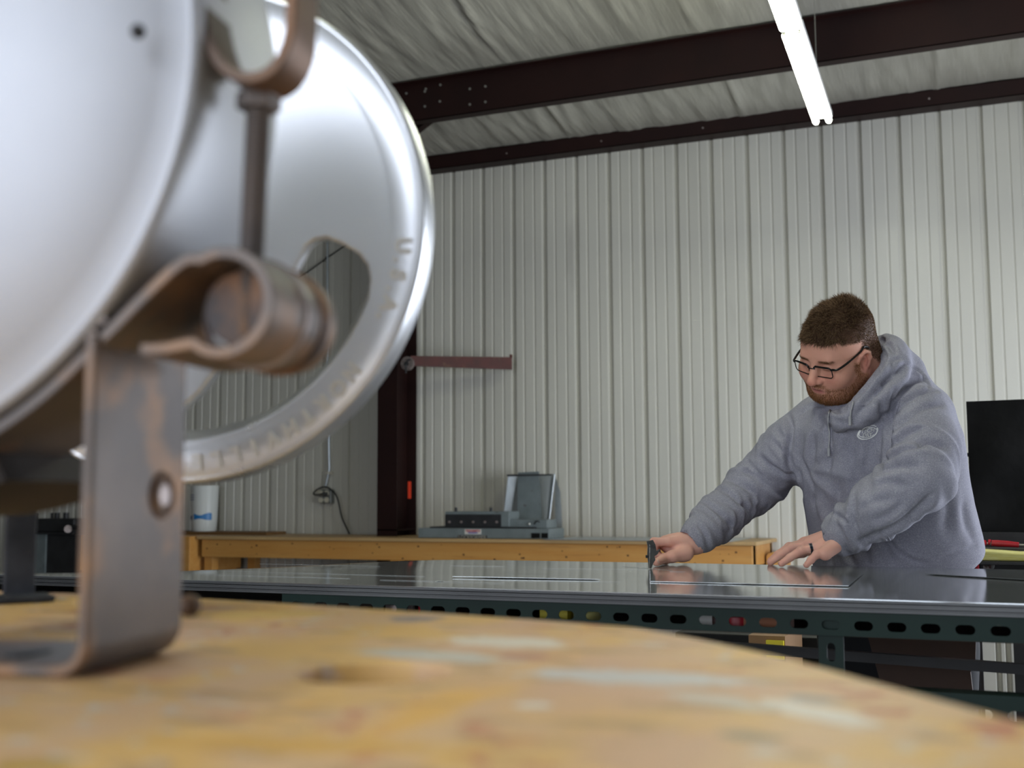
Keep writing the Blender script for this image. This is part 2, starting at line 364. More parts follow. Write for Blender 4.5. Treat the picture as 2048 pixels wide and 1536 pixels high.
# bracket arm bolted to the column
o = thing('support_arm', 'red-brown steel arm reaching out from the column along the wall', 'bracket', tuple(atY(815, 722, 9.2)))
a = atY(822, 720, 9.20); b = atY(1024, 728, 9.48)
ca = atY(822, 722, 9.20); cb = atY(1024, 727, 9.48)
dd = (cb-ca)/np.linalg.norm(cb-ca); nn = np.cross(dd, [0, 0, 1]); g = G(); hb = .055
Vv = []
for p, h_ in ((ca, .045), (cb, .055)):
    for s1 in (-.012, .012):
        for s2 in (-h_, h_): Vv.append(p+nn*s1+np.array([0, 0, s2]))
g.add(Vv, [(0, 1, 3, 2), (4, 6, 7, 5), (0, 4, 5, 1), (2, 3, 7, 6), (0, 2, 6, 4), (1, 5, 7, 3)])
g.box(cb+np.array([-.01, 0, .065]), (.02, .02, .03))
g.build('arm', MT['redarm'], o, smooth=0)
pc = atY(815, 727, 9.17)
g = G(); g.cyl(pc+np.array([0, -.012, 0]), pc+np.array([0, .02, 0]), .062, 28); g.build('disc', MT['bolt'], o)
g = G(); g.cyl(pc+np.array([0, -.03, -.005]), pc+np.array([0, 0, -.005]), .02, 12); g.tube([pc+np.array([.0, -.03, 0]), pc+np.array([.02, -.035, .025]), pc+np.array([.045, -.03, .03])], .008, 8)
g.tube([pc+np.array([0, -.03, -.01]), pc+np.array([0, -.03, -.09])], .009, 8); g.build('hook', MT['dark'], o)

# fluorescent fixtures: twin bare tubes on a white channel, hung in a row that follows the roof slope
fe = atY(1646, 246, 7.9); fn = atY(1583, 63, 6.7)
fd = (fn-fe)/np.linalg.norm(fn-fe); FL = np.linalg.norm(fn-fe); fx = np.cross(fd, [0, 0, 1]); fx /= np.linalg.norm(fx); fu = np.cross(fx, fd)
def fixture(base, label, cat='light'):
    o = thing('fluorescent_fixture', label, cat, tuple(base), 'twin tube fluorescent fixtures')
    g = G(); c = base+fd*(FL/2)
    g.box(c+fu*.052, (.125, FL-.01, .045), (fx, fd, fu)); g.box(c+fu*.085, (.07, FL-.02, .03), (fx, fd, fu)); g.build('channel', MT['white_enamel'], o, smooth=0, bevel=.004)
    for s_ in (-1, 1):
        p0 = base+fd*.03+fx*.042*s_; p1 = base+fd*(FL-.03)+fx*.042*s_
        path = [p0-fd*.012, p0-fd*.006, p0, p1, p1+fd*.006, p1+fd*.012]
        G().tube(path, [.006, .014, .019, .019, .014, .006], 16).build('tube', MT['tube'], o)
        for q in (base+fd*.008, base+fd*(FL-.008)):
            G().box(q+fx*.042*s_+fu*.012, (.022, .014, .05), (fx, fd, fu)).build('lamp_holder', MT['tubecap'], o, smooth=0)
    for t in (.2, .8):
        q = base+fd*FL*t; G().cyl(q+fu*.09, np.array([q[0], q[1], CEIL0+(D-q[1])*SL]), .003, 6).build('hanger', MT['tubecap'], o)
    return o
fixture(fe, 'lit twin-tube fluorescent fixture nearest the ribbed wall')
fixture(fe+fd*(FL+.02), 'lit twin-tube fluorescent fixture cut by the top edge, next along the row')
for k, w_ in ((4, 'third'), (5, 'fourth'), (6, 'fifth')):
    fixture(fe+fd*(FL+.02)*k, 'lit twin-tube fluorescent fixture overhead, %s in the row' % w_)

# ------------------------------------------------------------------ things on and along the back wall
# outlet box, conduit and plug
o = thing('wall_outlet', 'small grey four-socket outlet box on the ribbed wall left of the column', 'outlet', tuple(atY(655, 993, D-.02)))
c = atY(654, 993, D-.035); g = G(); g.box(c, (.13, .07, .13)); g.build('box', MT['boxgrey'], o, smooth=0, bevel=.006)
for i in (-1, 1):
    for j in (-1, 1):
        q = c+np.array([.032*i-.012, -.035, .032*j]); G().cyl(q, q+np.array([0, -.008, 0]), .026, 16).build('socket', MT['cream'], o)
o = thing('electrical_conduit', 'thin grey conduit running up the wall to the outlet box', 'conduit', tuple(atY(660, 950, D-.02)))
P_ = [atY(651, 975, D-.03), atY(657, 948, D-.03), atY(659, 940, D-.03), atY(658, 880, D-.03), atY(655, 700, D-.03), atY(655, 470, D-.03), atY(655, 300, D-.03)]
G().tube(P_, .011, 8).build('pipe', MT['galv'], o)
q = atY(659, 946, D-.03); G().box(q, (.07, .02, .025)).build('strap_clip', MT['cream'], o)
o = thing('power_cord', 'black power cord plugged into the wall outlet and hanging to the bench', 'cord', tuple(atY(690, 1030, D-.1)))
P_ = spline([atY(645, 988, D-.11), atY(634, 990, D-.13), atY(627, 987, D-.13), atY(636, 978, D-.12), atY(652, 974, D-.10), atY(668, 985, D-.09), atY(676, 1000, D-.09), atY(684, 1035, D-.10), atY(699, 1068, D-.12)], 6)
G().tube(P_, .008, 8).build('cable', MT['rubber'], o)
G().cyl(atY(645, 988, D-.115), atY(655, 988, D-.085), .018, 12).build('plug', MT['rubber'], o)
o = thing('guy_wire', 'thin dark wire slanting across the ribbed wall seen through the wheel', 'wire', tuple(atY(650, 530, D-.03)))
G().tube([atY(590, 562, D-.01), atY(652, 517, D-.03), atY(700, 484, D-.01)], .006, 6).build('strand', MT['dark'], o)
G().ball(atY(653, 516, D-.03), .016, 8).build('clamp', MT['dark'], o)

# pine workbench against the wall
BZ = H-.378; BY = D-.80; XL, XR = -6.887, -1.84
o = thing('pine_workbench', 'long pine workbench with plywood top standing along the ribbed wall', 'workbench', (-4.4, D-.4, 0))
g = G(); g.box2((XL-.04, BY-.03, BZ), (XR+.04, D-.01, BZ+.028)); g.build('tabletop', MT['pine_top'], o, smooth=0, bevel=.003)
ap = G().box2((XL, BY, BZ-.16), (XR, BY+.038, BZ-.002)).build('front_apron', MT['pine'], o, smooth=0, bevel=.003)
G().box2((XR-.038, BY+.04, BZ-.16), (XR, D-.03, BZ-.002)).build('side_apron', MT['pine'], o, smooth=0, bevel=.003)
G().box2((XL, BY+.04, BZ-.16), (XL+.038, D-.03, BZ-.002)).build('side_apron', MT['pine'], o, smooth=0, bevel=.003)
rs = np.random.RandomState(5); g = G()
for k in range(42):
    x_ = rs.uniform(XL+.05, XR-.05); z_ = BZ-rs.uniform(.02, .145); r_ = rs.uniform(.003, .009)
    g.add([np.array([x_+r_*1.3*math.cos(a), BY-.001, z_+r_*math.sin(a)]) for a in np.linspace(0, 2*math.pi, 9)[:-1]], [tuple(range(8))])
k_ = g.build('knot', MT['knot'], ap, smooth=0); k_['kind'] = 'stuff'
for x_ in (XL+.045, -4.9, -4.35, -3.45, XR-.045):
    for y_ in (BY+.06, D-.08): G().box2((x_-.045, y_-.02, 0), (x_+.045, y_+.07, BZ-.16 if x_ not in (XL+.045, XR-.045) else BZ-.002)).build('leg', MT['pine'], o, smooth=0, bevel=.003)
G().box2((XL, BY+.12, .30), (XR, D-.1, .33)).build('lower_shelf', MT['darkboard'], o, smooth=0)
o = thing('loose_board', 'thin brown board lying on the left end of the pine workbench', 'board', (-6.9, D-.3, BZ+.028))
G().box2((-7.75, D-.46, BZ+.0285), (-6.42, D-.14, BZ+.055)).build('plank', MT['browned'], o, smooth=0)
o = thing('steel_offcut', 'flat dark-edged metal sheet lying on the right half of the workbench', 'sheet', (-2.9, D-.4, BZ+.028))
G().box2((-3.50, BY-.045, BZ+.0285), (-1.98, D-.16, BZ+.0325)).build('plate', MT['galv'], o, smooth=0)
# second, lower wooden piece right of the bench
o = thing('wooden_stand', 'low pine stand with curved cutout right of the workbench end', 'stand', (-1.55, D-.3, 0))
P_ = [atY(x, y, D-.35) for x, y in ((1533, 1165), (1533, 1112), (1534, 1110), (1535, 1108), (1548, 1104), (1562, 1107), (1568, 1122), (1568, 1165))]
g = G(); n = len(P_); g.add(P_+[p+np.array([0, .3, 0]) for p in P_], [tuple(range(n))]+[tuple(range(2*n-1, n-1, -1))]+[(i, n+i, n+(i+1) % n, (i+1) % n) for i in range(n)])
zb = min(p[2] for p in P_); xa, xb = P_[0][0], P_[-1][0]
g.build('curved_panel', MT['pine'], o, smooth=0)
for x_ in (xa+.03, xb-.03): G().box2((x_-.03, D-.35, 0), (x_+.03, D-.05, zb+.01)).build('leg', MT['pine'], o, smooth=0)

# white jug with blue label
o = thing('white_jug', 'white plastic container with blue label standing on the loose board', 'container', (-6.93, D-.3, BZ+.055))
cx = atY(408, 1060, D-.3); w_ = .145; z0 = BZ+.056; z1 = atY(420, 971, D-.3)[2]
prof = [(0, 0), (.11, 0), (.118, .02), (.125, .12), (.135, z1-z0-.01), (.138, z1-z0), (.12, z1-z0+.004), (0, z1-z0+.006)]
G().revolve(prof, np.array([cx[0], D-.3, z0]), (0, 0, 1), 32).build('body', MT['whiteplastic'], o)
def lab(a0, a1, za, zb_, r, m, nm, wave=0):
    g = G(); n = 14; V = []
    for i in range(n+1):
        a = a0+(a1-a0)*i/n; wv = wave*math.sin(i/n*math.pi*2+2.5)
        for z_ in (za-wv*.6, zb_+wv): V.append(np.array([cx[0]+r*math.cos(a), D-.3+r*math.sin(a), z0+z_]))
    g.add(V, [(2*i, 2*i+2, 2*i+3, 2*i+1) for i in range(n)]); return g.build(nm, m, o)
lab(-1.75, -.35, .115, .165, .1305, MT['bluelabel'], 'blue_band', .012)
for k in range(3): lab(-2.3, -1.7, .30+.022*k, .308+.022*k, .1365, MT['ink'], 'printed_line')
lab(-2.3, -1.95, .11, .15, .131, MT['ink'], 'printed_mark')

# bench-top sheet metal machine
MY = D-.745
def bx(x0, y0, x1, y1, Y0, dep, nm, m, par, bev=.004):
    a = atY(x0, y0, Y0); b = atY(x1, y1, Y0); return G().box2((a[0], Y0, b[2]), (b[0], Y0+dep, a[2])).build(nm, m, par, smooth=0, bevel=bev)
o = thing('sheet_metal_machine', 'grey bench-top sheet metal machine on the pine workbench', 'machine', (-4.2, MY+.2, BZ+.028))
a = atY(836, 1056, MY); b = atY(1098, 1056, MY); zt = a[2]; TB = BZ+.0295
G().box2((a[0], MY, TB), (b[0], MY+.35, zt)).build('base', MT['grey_paint'], o, smooth=0, bevel=.006)
G().box2((a[0]+.10, MY+.02, zt), (b[0]-.14, MY+.33, zt+.012)).build('bed_plate', MT['dark'], o, smooth=0, bevel=.002)
a = atY(890, 1050, MY+.06); b = atY(1018, 1023, MY+.06)
hd = G().box2((a[0], MY+.06, zt+.012), (b[0], MY+.28, b[2])).build('head', MT['grey_paint'], o, smooth=0, bevel=.004)
a = atY(891, 1050, MY+.055); b = atY(1002, 1029, MY+.055)
fp = G().box2((a[0], MY+.045, zt+.014), (b[0], MY+.061, b[2])).build('face_plate', MT['dark'], hd, smooth=0)
for k in range(5):
    q = atY(899+23.7*k, 1044, MY+.045); G().cyl(q, q+np.array([0, -.008, 0]), .011, 10).build('screw', MT['bolt'], hd)
for px_ in (912, 982):
    q = atY(px_, 1022, MY+.15); G().cyl((q[0], MY+.15, q[2]-.01), (q[0], MY+.15, q[2]+.03), .012, 10).build('top_stud', MT['dark'], o)
a = atY(948, 1059, MY-.001); b = atY(962.5, 1068.5, MY-.001); b = atY(962.5, 1059, MY)
st = G().box2((atY(929.5, 1059, MY)[0], MY-.003, atY(940, 1068.5, MY)[2]), (atY(962.5, 1059, MY)[0], MY-.0002, atY(940, 1058.5, MY)[2])).build('sticker', MT['stickerwhite'], o, smooth=0)
ex, ez, ey = np.array([1., 0, 0]), np.array([0, 0, 1.]), np.array([0, -1., 0])
V, F = text_mesh('TENNSMITH', .026, .0006, atY(945.5, 1062, MY-.004), ex*.95, ez, ey, offset=.0006); link_mesh('red_word', V, F, MT['stickerred'], st, smooth=0)
G().box(atY(945.5, 1065.6, MY-.0035), (.085, .001, .010)).build('blue_bar', MT['stickerblue'], st, smooth=0)
zz_ = atY(944, 1070.5, MY)[2]
pl = G().box2((atY(916, 1070, MY)[0], MY-.003, TB+.001), (atY(974, 1070, MY)[0], MY-.0002, zz_)).build('name_plate', MT['dark'], o, smooth=0)
V, F = text_mesh('LOCKFORMER', .040, .0006, np.array([atY(945, 1074, MY)[0], MY-.004, (TB+zz_)/2-.004]), ex*.98, ez, ey, offset=.0005); link_mesh('raised_lettering', V, F, MT['paleink'], pl, smooth=0)
for px_ in ((1063, 1080), (1083, 1096)):
    G().box2((atY(px_[0], 1070, MY)[0], MY-.004, atY(px_[0], 1076, MY)[2]), (atY(px_[1], 1070, MY)[0], MY+.001, atY(px_[0], 1066, MY)[2])).build('recess_shade', MT['black'], o, smooth=0)  # flat black boxes on the face paint the shade of two recesses
G().box2((atY(1020, 1040, MY+.08)[0], MY+.08, zt+.001), (atY(1094, 1040, MY+.08)[0], MY+.30, atY(1060, 1039.5, MY+.08)[2])).build('motor_box', MT['grey_paint'], o, smooth=0, bevel=.003)
G().tube(spline([atY(1068, 1048, MY+.06), atY(1073, 1042, MY+.05), atY(1079, 1044, MY+.06)], 4), .006, 6).build('lever', MT['dark'], o)
G().ball(atY(1059, 1048, MY+.07), .010, 8).build('knob', MT['stickerwhite'], o)
# open grey cover standing behind the machine
o = thing('open_machine_cover', 'grey sheet metal cover standing open behind the bench machine', 'cover', (-3.8, D-.16, BZ+.028))
Yc = D-.19
def quad(pts, Ys, nm, m, th=.003):
    P_ = [atY(x, y, Y_) for (x, y), Y_ in zip(pts, Ys)]; g = G(); n_ = np.cross(P_[1]-P_[0], P_[2]-P_[0]); n_ /= np.linalg.norm(n_)
    g.add(P_+[p+n_*th for p in P_], [(0, 1, 2, 3), (7, 6, 5, 4), (0, 4, 5, 1), (1, 5, 6, 2), (2, 6, 7, 3), (3, 7, 4, 0)]); return g.build(nm, m, o, smooth=0)
quad([(1018, 1040), (1094, 1040), (1104, 950), (1016, 950)], [Yc-.01]*2+[Yc+.05]*2, 'back_panel', MT['grey_panel'])
quad([(1008, 1022), (1020, 1040), (1034, 952), (1016, 950)], [Yc-.10, Yc-.03, Yc-.01, Yc-.10], 'side_wing', MT['galv'])
quad([(1094, 1040), (1097, 1060), (1110, 948), (1103, 948)], [Yc-.03, Yc-.10, Yc-.06, Yc], 'side_wing', MT['galv'])
quad([(1035, 1040), (1084, 1040), (1078, 943), (1036, 945)], [Yc-.05]*4, 'front_flap', MT['grey_paint'], .004)
quad([(1014, 953), (1104, 951), (1104, 948), (1014, 949)], [Yc-.11, Yc-.07, Yc-.07, Yc-.11], 'top_lip', MT['dark'])
quad([(1110, 1066), (1125, 1066), (1121, 985), (1110, 950)], [D-.06]*4, 'leaning_strip', MT['galv'])

# machine at the far left
o = thing('dark_bench_machine', 'blackened machine on a grey cabinet at the far left of the pine bench', 'machine', (-9.3, D-.7, 0))
Y0 = D-1.0
a = atY(66, 1068, Y0); b = atY(147, 1068, Y0)
G().box2((a[0], Y0, 0), (a[0]+.16, Y0+.5, a[2])).build('cabinet_side', MT['grey_paint'], o, smooth=0)
G().box2((a[0]+.161, Y0+.02, 0), (b[0], Y0+.5, a[2]-.004)).build('cabinet_front', MT['dark'], o, smooth=0)
G().box2((a[0]-.02, Y0-.03, a[2]), (b[0]+.01, Y0+.5, a[2]+.02)).build('cabinet_top', MT['dark'], o, smooth=0)
h0 = atY(64, 1037, Y0)[2]
hb = G().box2((a[0], Y0, a[2]+.021), (b[0], Y0+.3, h0)).build('block', MT['dark'], o, smooth=0, bevel=.01)
for px_, r_ in ((70, .028), (104, .014), (114, .026), (132, .028)):
    q = atY(px_, 1036, Y0+.1); G().cyl((q[0], q[1], h0-.01), (q[0], q[1], h0+.055), r_, 12).build('stud', MT['dark'], o)
G().cyl(atY(136, 1058, Y0-.04), atY(136, 1058, Y0+.01), .036, 16).build('crank_end', MT['bolt'], o)
G().cyl(atY(147, 1055, Y0-.03), atY(160, 1055, Y0-.03), .025, 12).build('shaft', MT['dark'], o)
o = thing('wooden_cabinet', 'plain wooden cabinet between the dark machine and the pine workbench', 'cabinet', (-7.7, D-.5, 0))
a = atY(147, 1065, D-.9)
G().box2((-8.22, D-.9, BZ-.30), (XL-.06, D-.12, BZ+.0275)).build('box', MT['pine'], o, smooth=0, bevel=.004)
for x_ in (-8.17, XL-.12): G().box2((x_-.04, D-.88, 0), (x_+.04, D-.16, BZ-.301)).build('leg', MT['pine'], o, smooth=0)

# black screen and the tool stand on the right
YS = 5.2
o = thing('black_screen', 'tall black vinyl screen standing behind the man on the right', 'screen', tuple(atY(1990, 1000, YS)*np.array([1, 1, 0])))
a = atY(1932, 803, YS); b = atY(2048, 797, YS); lo_ = atY(1936, 1066, YS)[2]
nx_, nz_ = 50, 40; x1_ = a[0]+1.15; gx = np.linspace(a[0], x1_, nx_); gz = np.linspace(lo_, a[2], nz_); rs = np.random.RandomState(9)
ph = rs.uniform(0, 6, 8)
V = []
for sgn in (0, .012):
    for z_ in gz:
        for x_ in gx:
            u_ = .010*math.sin(9*x_+3*z_+ph[0])+.007*math.sin(17*x_-11*z_+ph[1])+.006*math.sin(23*z_+5*x_+ph[2])
            V.append((x_+.02*(z_-lo_)*0, YS+u_+sgn, z_))
F = []
for s_ in (0, 1):
    for j in range(nz_-1):
        for i in range(nx_-1):
            q = s_*nx_*nz_+j*nx_+i; f = (q, q+1, q+nx_+1, q+nx_); F.append(f if s_ == 0 else f[::-1])
link_mesh('vinyl_sheet', V, F, MT['black'], o, smooth=180)
G().box2((a[0]-.005, YS-.01, lo_-.03), (x1_+.01, YS+.03, lo_+.004)).build('bottom_rail', MT['dark'], o, smooth=0)
G().cyl((a[0]-.10, YS+.03, atY(1935, 909, YS)[2]), (x1_, YS+.03, atY(1935, 909, YS)[2]), .008, 8).build('cross_rod', MT['dark'], o)
for x_ in (a[0]+.02, x1_-.02): G().box2((x_-.015, YS+.02, 0), (x_+.015, YS+.05, a[2])).build('post', MT['dark'], o, smooth=0)
YT = 4.1
o = thing('tool_stand', 'black metal tool stand behind the steel sheets at the right edge', 'stand', (.1, YT+.15, 0))
xk_ = atY(2027, 1300, YT)[0]
G().box2((xk_, YT+.03, 0), (xk_+.42, YT+.37, atY(1950, 1142, YT)[2]-.101)).build('drawer_block', MT['dark'], o, smooth=0)
xa_ = atY(1934, 1120, YT)[0]; z1_ = atY(1950, 1122, YT)[2]; z0_ = atY(1950, 1142, YT)[2]
G().box2((xa_, YT, z1_-.012), (xa_+.75, YT+.4, z1_)).build('top_shelf', MT['dark'], o, smooth=0, bevel=.002)
G().box2((xa_, YT, z0_-.10), (xa_+.75, YT+.4, z0_-.09)).build('lower_shelf', MT['dark'], o, smooth=0)
G().box2((xa_, YT+.39, z0_-.1), (xa_+.75, YT+.4, atY(1950, 1072, YT)[2])).build('back_plate', MT['dark'], o, smooth=0)
for x_ in (xa_+.012, xa_+.738):
    for y_ in (YT+.012, YT+.388): G().box2((x_-.012, y_-.012, 0), (x_+.012, y_+.012, z1_-.012)).build('leg', MT['dark'], o, smooth=0)
o = thing('yellow_pad', 'folded pale yellow pad lying on top of the black tool stand', 'pad', (xa_+.3, YT+.1, z1_))
pts = [(xa_+.012, .001), (xa_+.62, .001), (xa_+.62, .026), (xa_+.4, .024), (xa_+.30, .028), (xa_+.16, .024), (xa_+.10, .028), (xa_+.03, .032), (xa_+.014, .028)]
g = G(); n = len(pts); V = [np.array([p[0], YT+.01, z1_+p[1]]) for p in pts]+[np.array([p[0], YT+.20, z1_+p[1]]) for p in pts]
g.add(V, [tuple(range(n)), tuple(range(2*n-1, n-1, -1))]+[(i, n+i, n+(i+1) % n, (i+1) % n) for i in range(n)]); g.build('folded_sheets', MT['yellow'], o, smooth=40, bevel=.004)
o = thing('red_hand_tool', 'red-handled hand tool resting above the yellow pad', 'tool', tuple(atY(2000, 1090, YT+.25)))
G().tube([atY(1983, 1086, YT+.25), atY(1995, 1087, YT+.25), atY(2015, 1088, YT+.25), atY(2038, 1090, YT+.25)], [.010, .0115, .0105, .009], 12).build('grip', MT['red'], o)
G().ball(atY(1968, 1086, YT+.25), .0105, 12).build('pivot_knob', MT['red'], o)
G().cyl(atY(1976, 1084, YT+.25), atY(1981, 1085, YT+.25), .0095, 12).build('collar', MT['red'], o)
G().tube([atY(1960, 1086, YT+.25), atY(2060, 1091, YT+.25)], .004, 8).build('shank', MT['tubecap'], o)
o = thing('wall_cleat', 'dark shelf strip carrying the red-handled tool', 'shelf', tuple(atY(2000, 1096, YT+.25)))
zc = atY(2000, 1093.5, YT+.25)[2]; G().box2((xa_, YT+.22, zc-.018), (xa_+.75, YT+.389, zc-.006)).build('strip', MT['dark'], o, smooth=0)
o = thing('red_bottle', 'small dull red bottle on the tool stand below the yellow pad', 'bottle', (xa_+.01, YT+.1, z0_-.09))
q = atY(1950, 1138, YT+.06); G().revolve([(0, 0), (.014, 0), (.015, .06), (.013, .105), (.006, .116), (0, .118)], np.array([q[0], q[1], z0_-.0885]), (0, 0, 1), 16).build('body', MT['red'], o)
o = thing('grey_rag', 'small crumpled grey rag on the tool stand below the yellow pad', 'rag', (xa_+.1, YT+.1, z0_-.09))
g = G(); q = atY(1976, 1131, YT+.12)
for k in range(7): g.ball(q+np.array([.010*math.cos(k*2.1), .008*math.sin(k*1.7), .006*math.sin(k*3.1)]), .011, 8)
g.box2((q[0]-.015, q[1]-.01, z0_-.0885), (q[0]+.015, q[1]+.01, q[2]))
g.build('cloth', MT['boxgrey'], o)
o = thing('orange_stool_frame', 'orange-brown chair frame glimpsed behind the man at the hem', 'chair', tuple(atY(1910, 1130, 4.4)*np.array([1, 1, 0])))
g = G(); p0 = atY(1913, 1118, 4.4); p1 = atY(1920, 1150, 4.4)
G().tube([p0+np.array([-.01, 0, .02]), (p0+p1)/2, p1, np.array([p1[0], p1[1], 0])], .011, 8).build('upright', MT['orange'], o)
G().tube(spline([atY(1870, 1146, 4.4), atY(1893, 1139, 4.4), atY(1914, 1137, 4.4)], 5), .008, 8).build('rail', MT['orange'], o)
q = atY(1870, 1146, 4.4); G().tube([q, np.array([q[0], q[1], 0])], .011, 8).build('upright', MT['orange'], o)
o = thing('black_hose', 'ribbed black hose hanging between the chair frame and the tool stand', 'hose', tuple(atY(1935, 1130, 4.3)*np.array([1, 1, 0])))
P_ = spline([atY(1939, 1095, 4.06), atY(1936, 1120, 4.06), atY(1933, 1150, 4.06), np.array([atY(1933, 1150, 4.06)[0], 4.06, .4]), np.array([atY(1933, 1150, 4.06)[0]-.03, 4.06, .013])], 40)
G().tube(P_, [.012+.002*(i % 2) for i in range(len(P_))], 10).build('corrugated_pipe', MT['rubber'], o)

# ------------------------------------------------------------------ rack and steel sheets
TX0, TX1, TY0, TY1 = -2.30, .80, 1.975, 2.86; RX0 = -1.34
ZT = H-.1675
RK = thing('slotted_angle_rack', 'green slotted-angle steel rack carrying the stack of steel sheets', 'rack', (-.8, 2.4, 0))
ex_, ey_, ez_ = np.eye(3)
def angle_rail(x0, x1, y, ztop, hgt, first, name, flip=1, m=None):
    out = [[(x0, ztop-hgt), (x1, ztop-hgt), (x1, ztop), (x0, ztop)]]; s = first
    while s-.0508 > x0+.02: s -= .0508
    while s < x1-.02: out.append(slot(s, ztop-hgt/2-.002, .0295, .0150)); s += .0508
    V, F = plate(out, .003, np.array([0, y, 0]), ex_, ez_, -ey_); g = G(); g.add(V, F)
    g.box2((x0, y+.0015*flip, ztop-.003), (x1, y+.042*flip, ztop))
    g.box2((x0, y-.0005, ztop-hgt), (x1, y+.010*flip, ztop-hgt+.003))
    return g.build(name, m or MT['green'], RK, smooth=30)
h0_ = atY(1662, 1246, TY0+.004)[0]
angle_rail(RX0, TX1-.02, TY0+.004, H-.1890, .0385, h0_, 'front_rail')
angle_rail(RX0, TX1-.02, TY1-.06, H-.1890, .0385, h0_, 'back_rail', -1)
angle_rail(RX0, TX1-.02, TY0+.004, H-.3075, .055, h0_+.02, 'front_lower_rail')
angle_rail(RX0, TX1-.02, TY1-.06, H-.62, .055, h0_, 'back_lower_rail', -1)
def post(x, y, fx_, fy_):
    g = G(); z1 = H-.190
    out = [[(0, 0), (.040, 0), (.040, z1), (0, z1)]]; s = .08
    while s < z1-.03: out.append([(a_, b_) for b_, a_ in slot(s, .020, .030, .013)]); s += .0508
    V, F = plate(out, .003, np.array([x, y, 0]), ex_*fx_, ez_, ey_); g.add(V, F)
    g.box2((x, y, 0), (x+.003*fx_, y+.040*fy_, z1)); g.build('post', MT['green'], RK, smooth=30)
pxs = atY(1637, 1300, TY0+.010)[0]
for x_, s_ in ((RX0+.01, 1), (pxs, 1), (TX1-.03, -1)):
    post(x_, TY0+.012, s_, 1); post(x_+.02, TY1-.066, s_, -1)
for x_ in np.linspace(RX0+.15, TX1-.25, 5):
    G().box2((x_-.02, TY0+.05, H-.1925), (x_+.02, TY1-.105, H-.1895)).build('cross_member', MT['dark'], RK, smooth=0)
# a dark tie bar across the middle
a = atY(1440, 1292, 2.45); b = atY(2048, 1338, 2.45)
dv = (b-a)/(b[0]-a[0]); G().bar(a+dv*(RX0+.06-a[0]), a+dv*(TX1-.06-a[0]), .02, .019).build('tie_bar', MT['dark'], RK, smooth=0)
# lower shelf deck
G().box2((TX0+.05, TY0+.05, H-.3125), (TX1-.05, TY1-.105, H-.3095)).build('shelf_deck', MT['galv'], RK, smooth=0) if False else None

o = thing('dark_fill_block', 'added black block darkening the space under the overhanging left end of the steel sheets', 'cabinet', (-1.9, 2.1, 0))
G().box2((-2.35, 2.0, 0), (-1.37, 2.18, H-.207)).build('body', MT['dark'], o, smooth=0, bevel=.004)  # made-up block, added to keep the space under the overhang black
def sheet_grid(x0, x1, y0, y1, ztop, th, droop, nx=90, ny=26, warp=0.0, seed=0):
    rs = np.random.RandomState(seed); ph = rs.uniform(0, 6.28, 6)
    xs = np.linspace(x0, x1, nx); ys = np.linspace(y0, y1, ny); V = []
    for s in (0, -th):
        for x in xs:
            for y in ys:
                t = max(0, (-1.30-x)/.9); v = (y-y0)/(y1-y0)
                z = ztop+s-droop*t**1.7*v**1.2*.062
                z += warp*(math.sin(x*2.7+ph[0])*math.sin(v*2.4+ph[1])+.4*math.sin(x*6+ph[2]+v*2))*.0012*(v*(1.25-v)*2)
                V.append((x, y, z))
    N = nx*ny; F = []
    for i in range(nx-1):
        for j in range(ny-1):
            a = i*ny+j; F.append((a, a+ny, a+ny+1, a+1)); F.append((N+a, N+a+1, N+a+ny+1, N+a+ny))
    for i in range(nx-1):
        a = i*ny; F.append((a, N+a, N+a+ny, a+ny)); a = i*ny+ny-1; F.append((a, a+ny, N+a+ny, N+a))
    for j in range(ny-1):
        a = j; F.append((a, a+1, N+a+1, N+a)); a = (nx-1)*ny+j; F.append((a, N+a, N+a+1, a+1))
    return V, F
rs = np.random.RandomState(2)
names = ['top steel sheet of the stack, mirror-like and marked with scribe lines'] + ['steel sheet in the stack, %s below the top sheet' % w for w in ('first', 'second', 'third', 'fourth', 'fifth', 'sixth', 'seventh')] + ['bottom steel sheet of the stack resting on the green rack']
zt_ = ZT; tops = []
for k in range(9):
    th = .0014; off = rs.uniform(-.004, .004) if k else 0; offx = rs.uniform(-.02, .02) if k else 0
    V, F = sheet_grid(TX0+offx, TX1+offx, TY0+off+(0 if k else -.001), TY1+off*.5, zt_, th, 1.0, warp=1.0, nx=90 if k == 0 else 40, ny=26 if k == 0 else 10)
    o = link_mesh('steel_sheet', V, F, MT['sheet'] if k == 0 else MT['sheet_edge'], smooth=30)
    tag(o, names[k], 'sheet', 'stack of steel sheets'); zt_ -= .0021 if k not in (2, 5) else .0032
# thin cut pieces lying on the top sheet
def cut_piece(name, pts, label, lift):
    P_ = [atZ(x, y, -.1673) for x, y in pts]; o = thing(name, label, 'sheet', (P_[0][0], P_[0][1], ZT))
    n = len(P_); g = G()
    V = [p+np.array([0, 0, lf]) for p, lf in zip(P_, lift)]; V += [v+np.array([0, 0, .0009]) for v in V]
    g.add(V, [tuple(range(n))[::-1], tuple(range(n, 2*n))]+[(i, (i+1) % n, n+(i+1) % n, n+i) for i in range(n)])
    g.build('thin_plate', MT['sheet'], o, smooth=0); return o
cut_piece('cut_blank', [(1300, 1164), (1697, 1174), (1728, 1147), (1380, 1142)], 'thin rectangular steel blank lying in front of the man\'s hands', [.0006, .0014, .0008, .0006])
cut_piece('cut_blank', [(1850, 1149), (2120, 1166), (2140, 1156), (1875, 1144)], 'thin steel blank lying at the right edge of the sheets', [.001, .0022, .0014, .0006])
cut_piece('cut_blank', [(905, 1155), (1200, 1160), (1180, 1150), (1005, 1147)], 'narrow steel strip lying left of the marking tool', [.0018, .0006, .0006, .001])
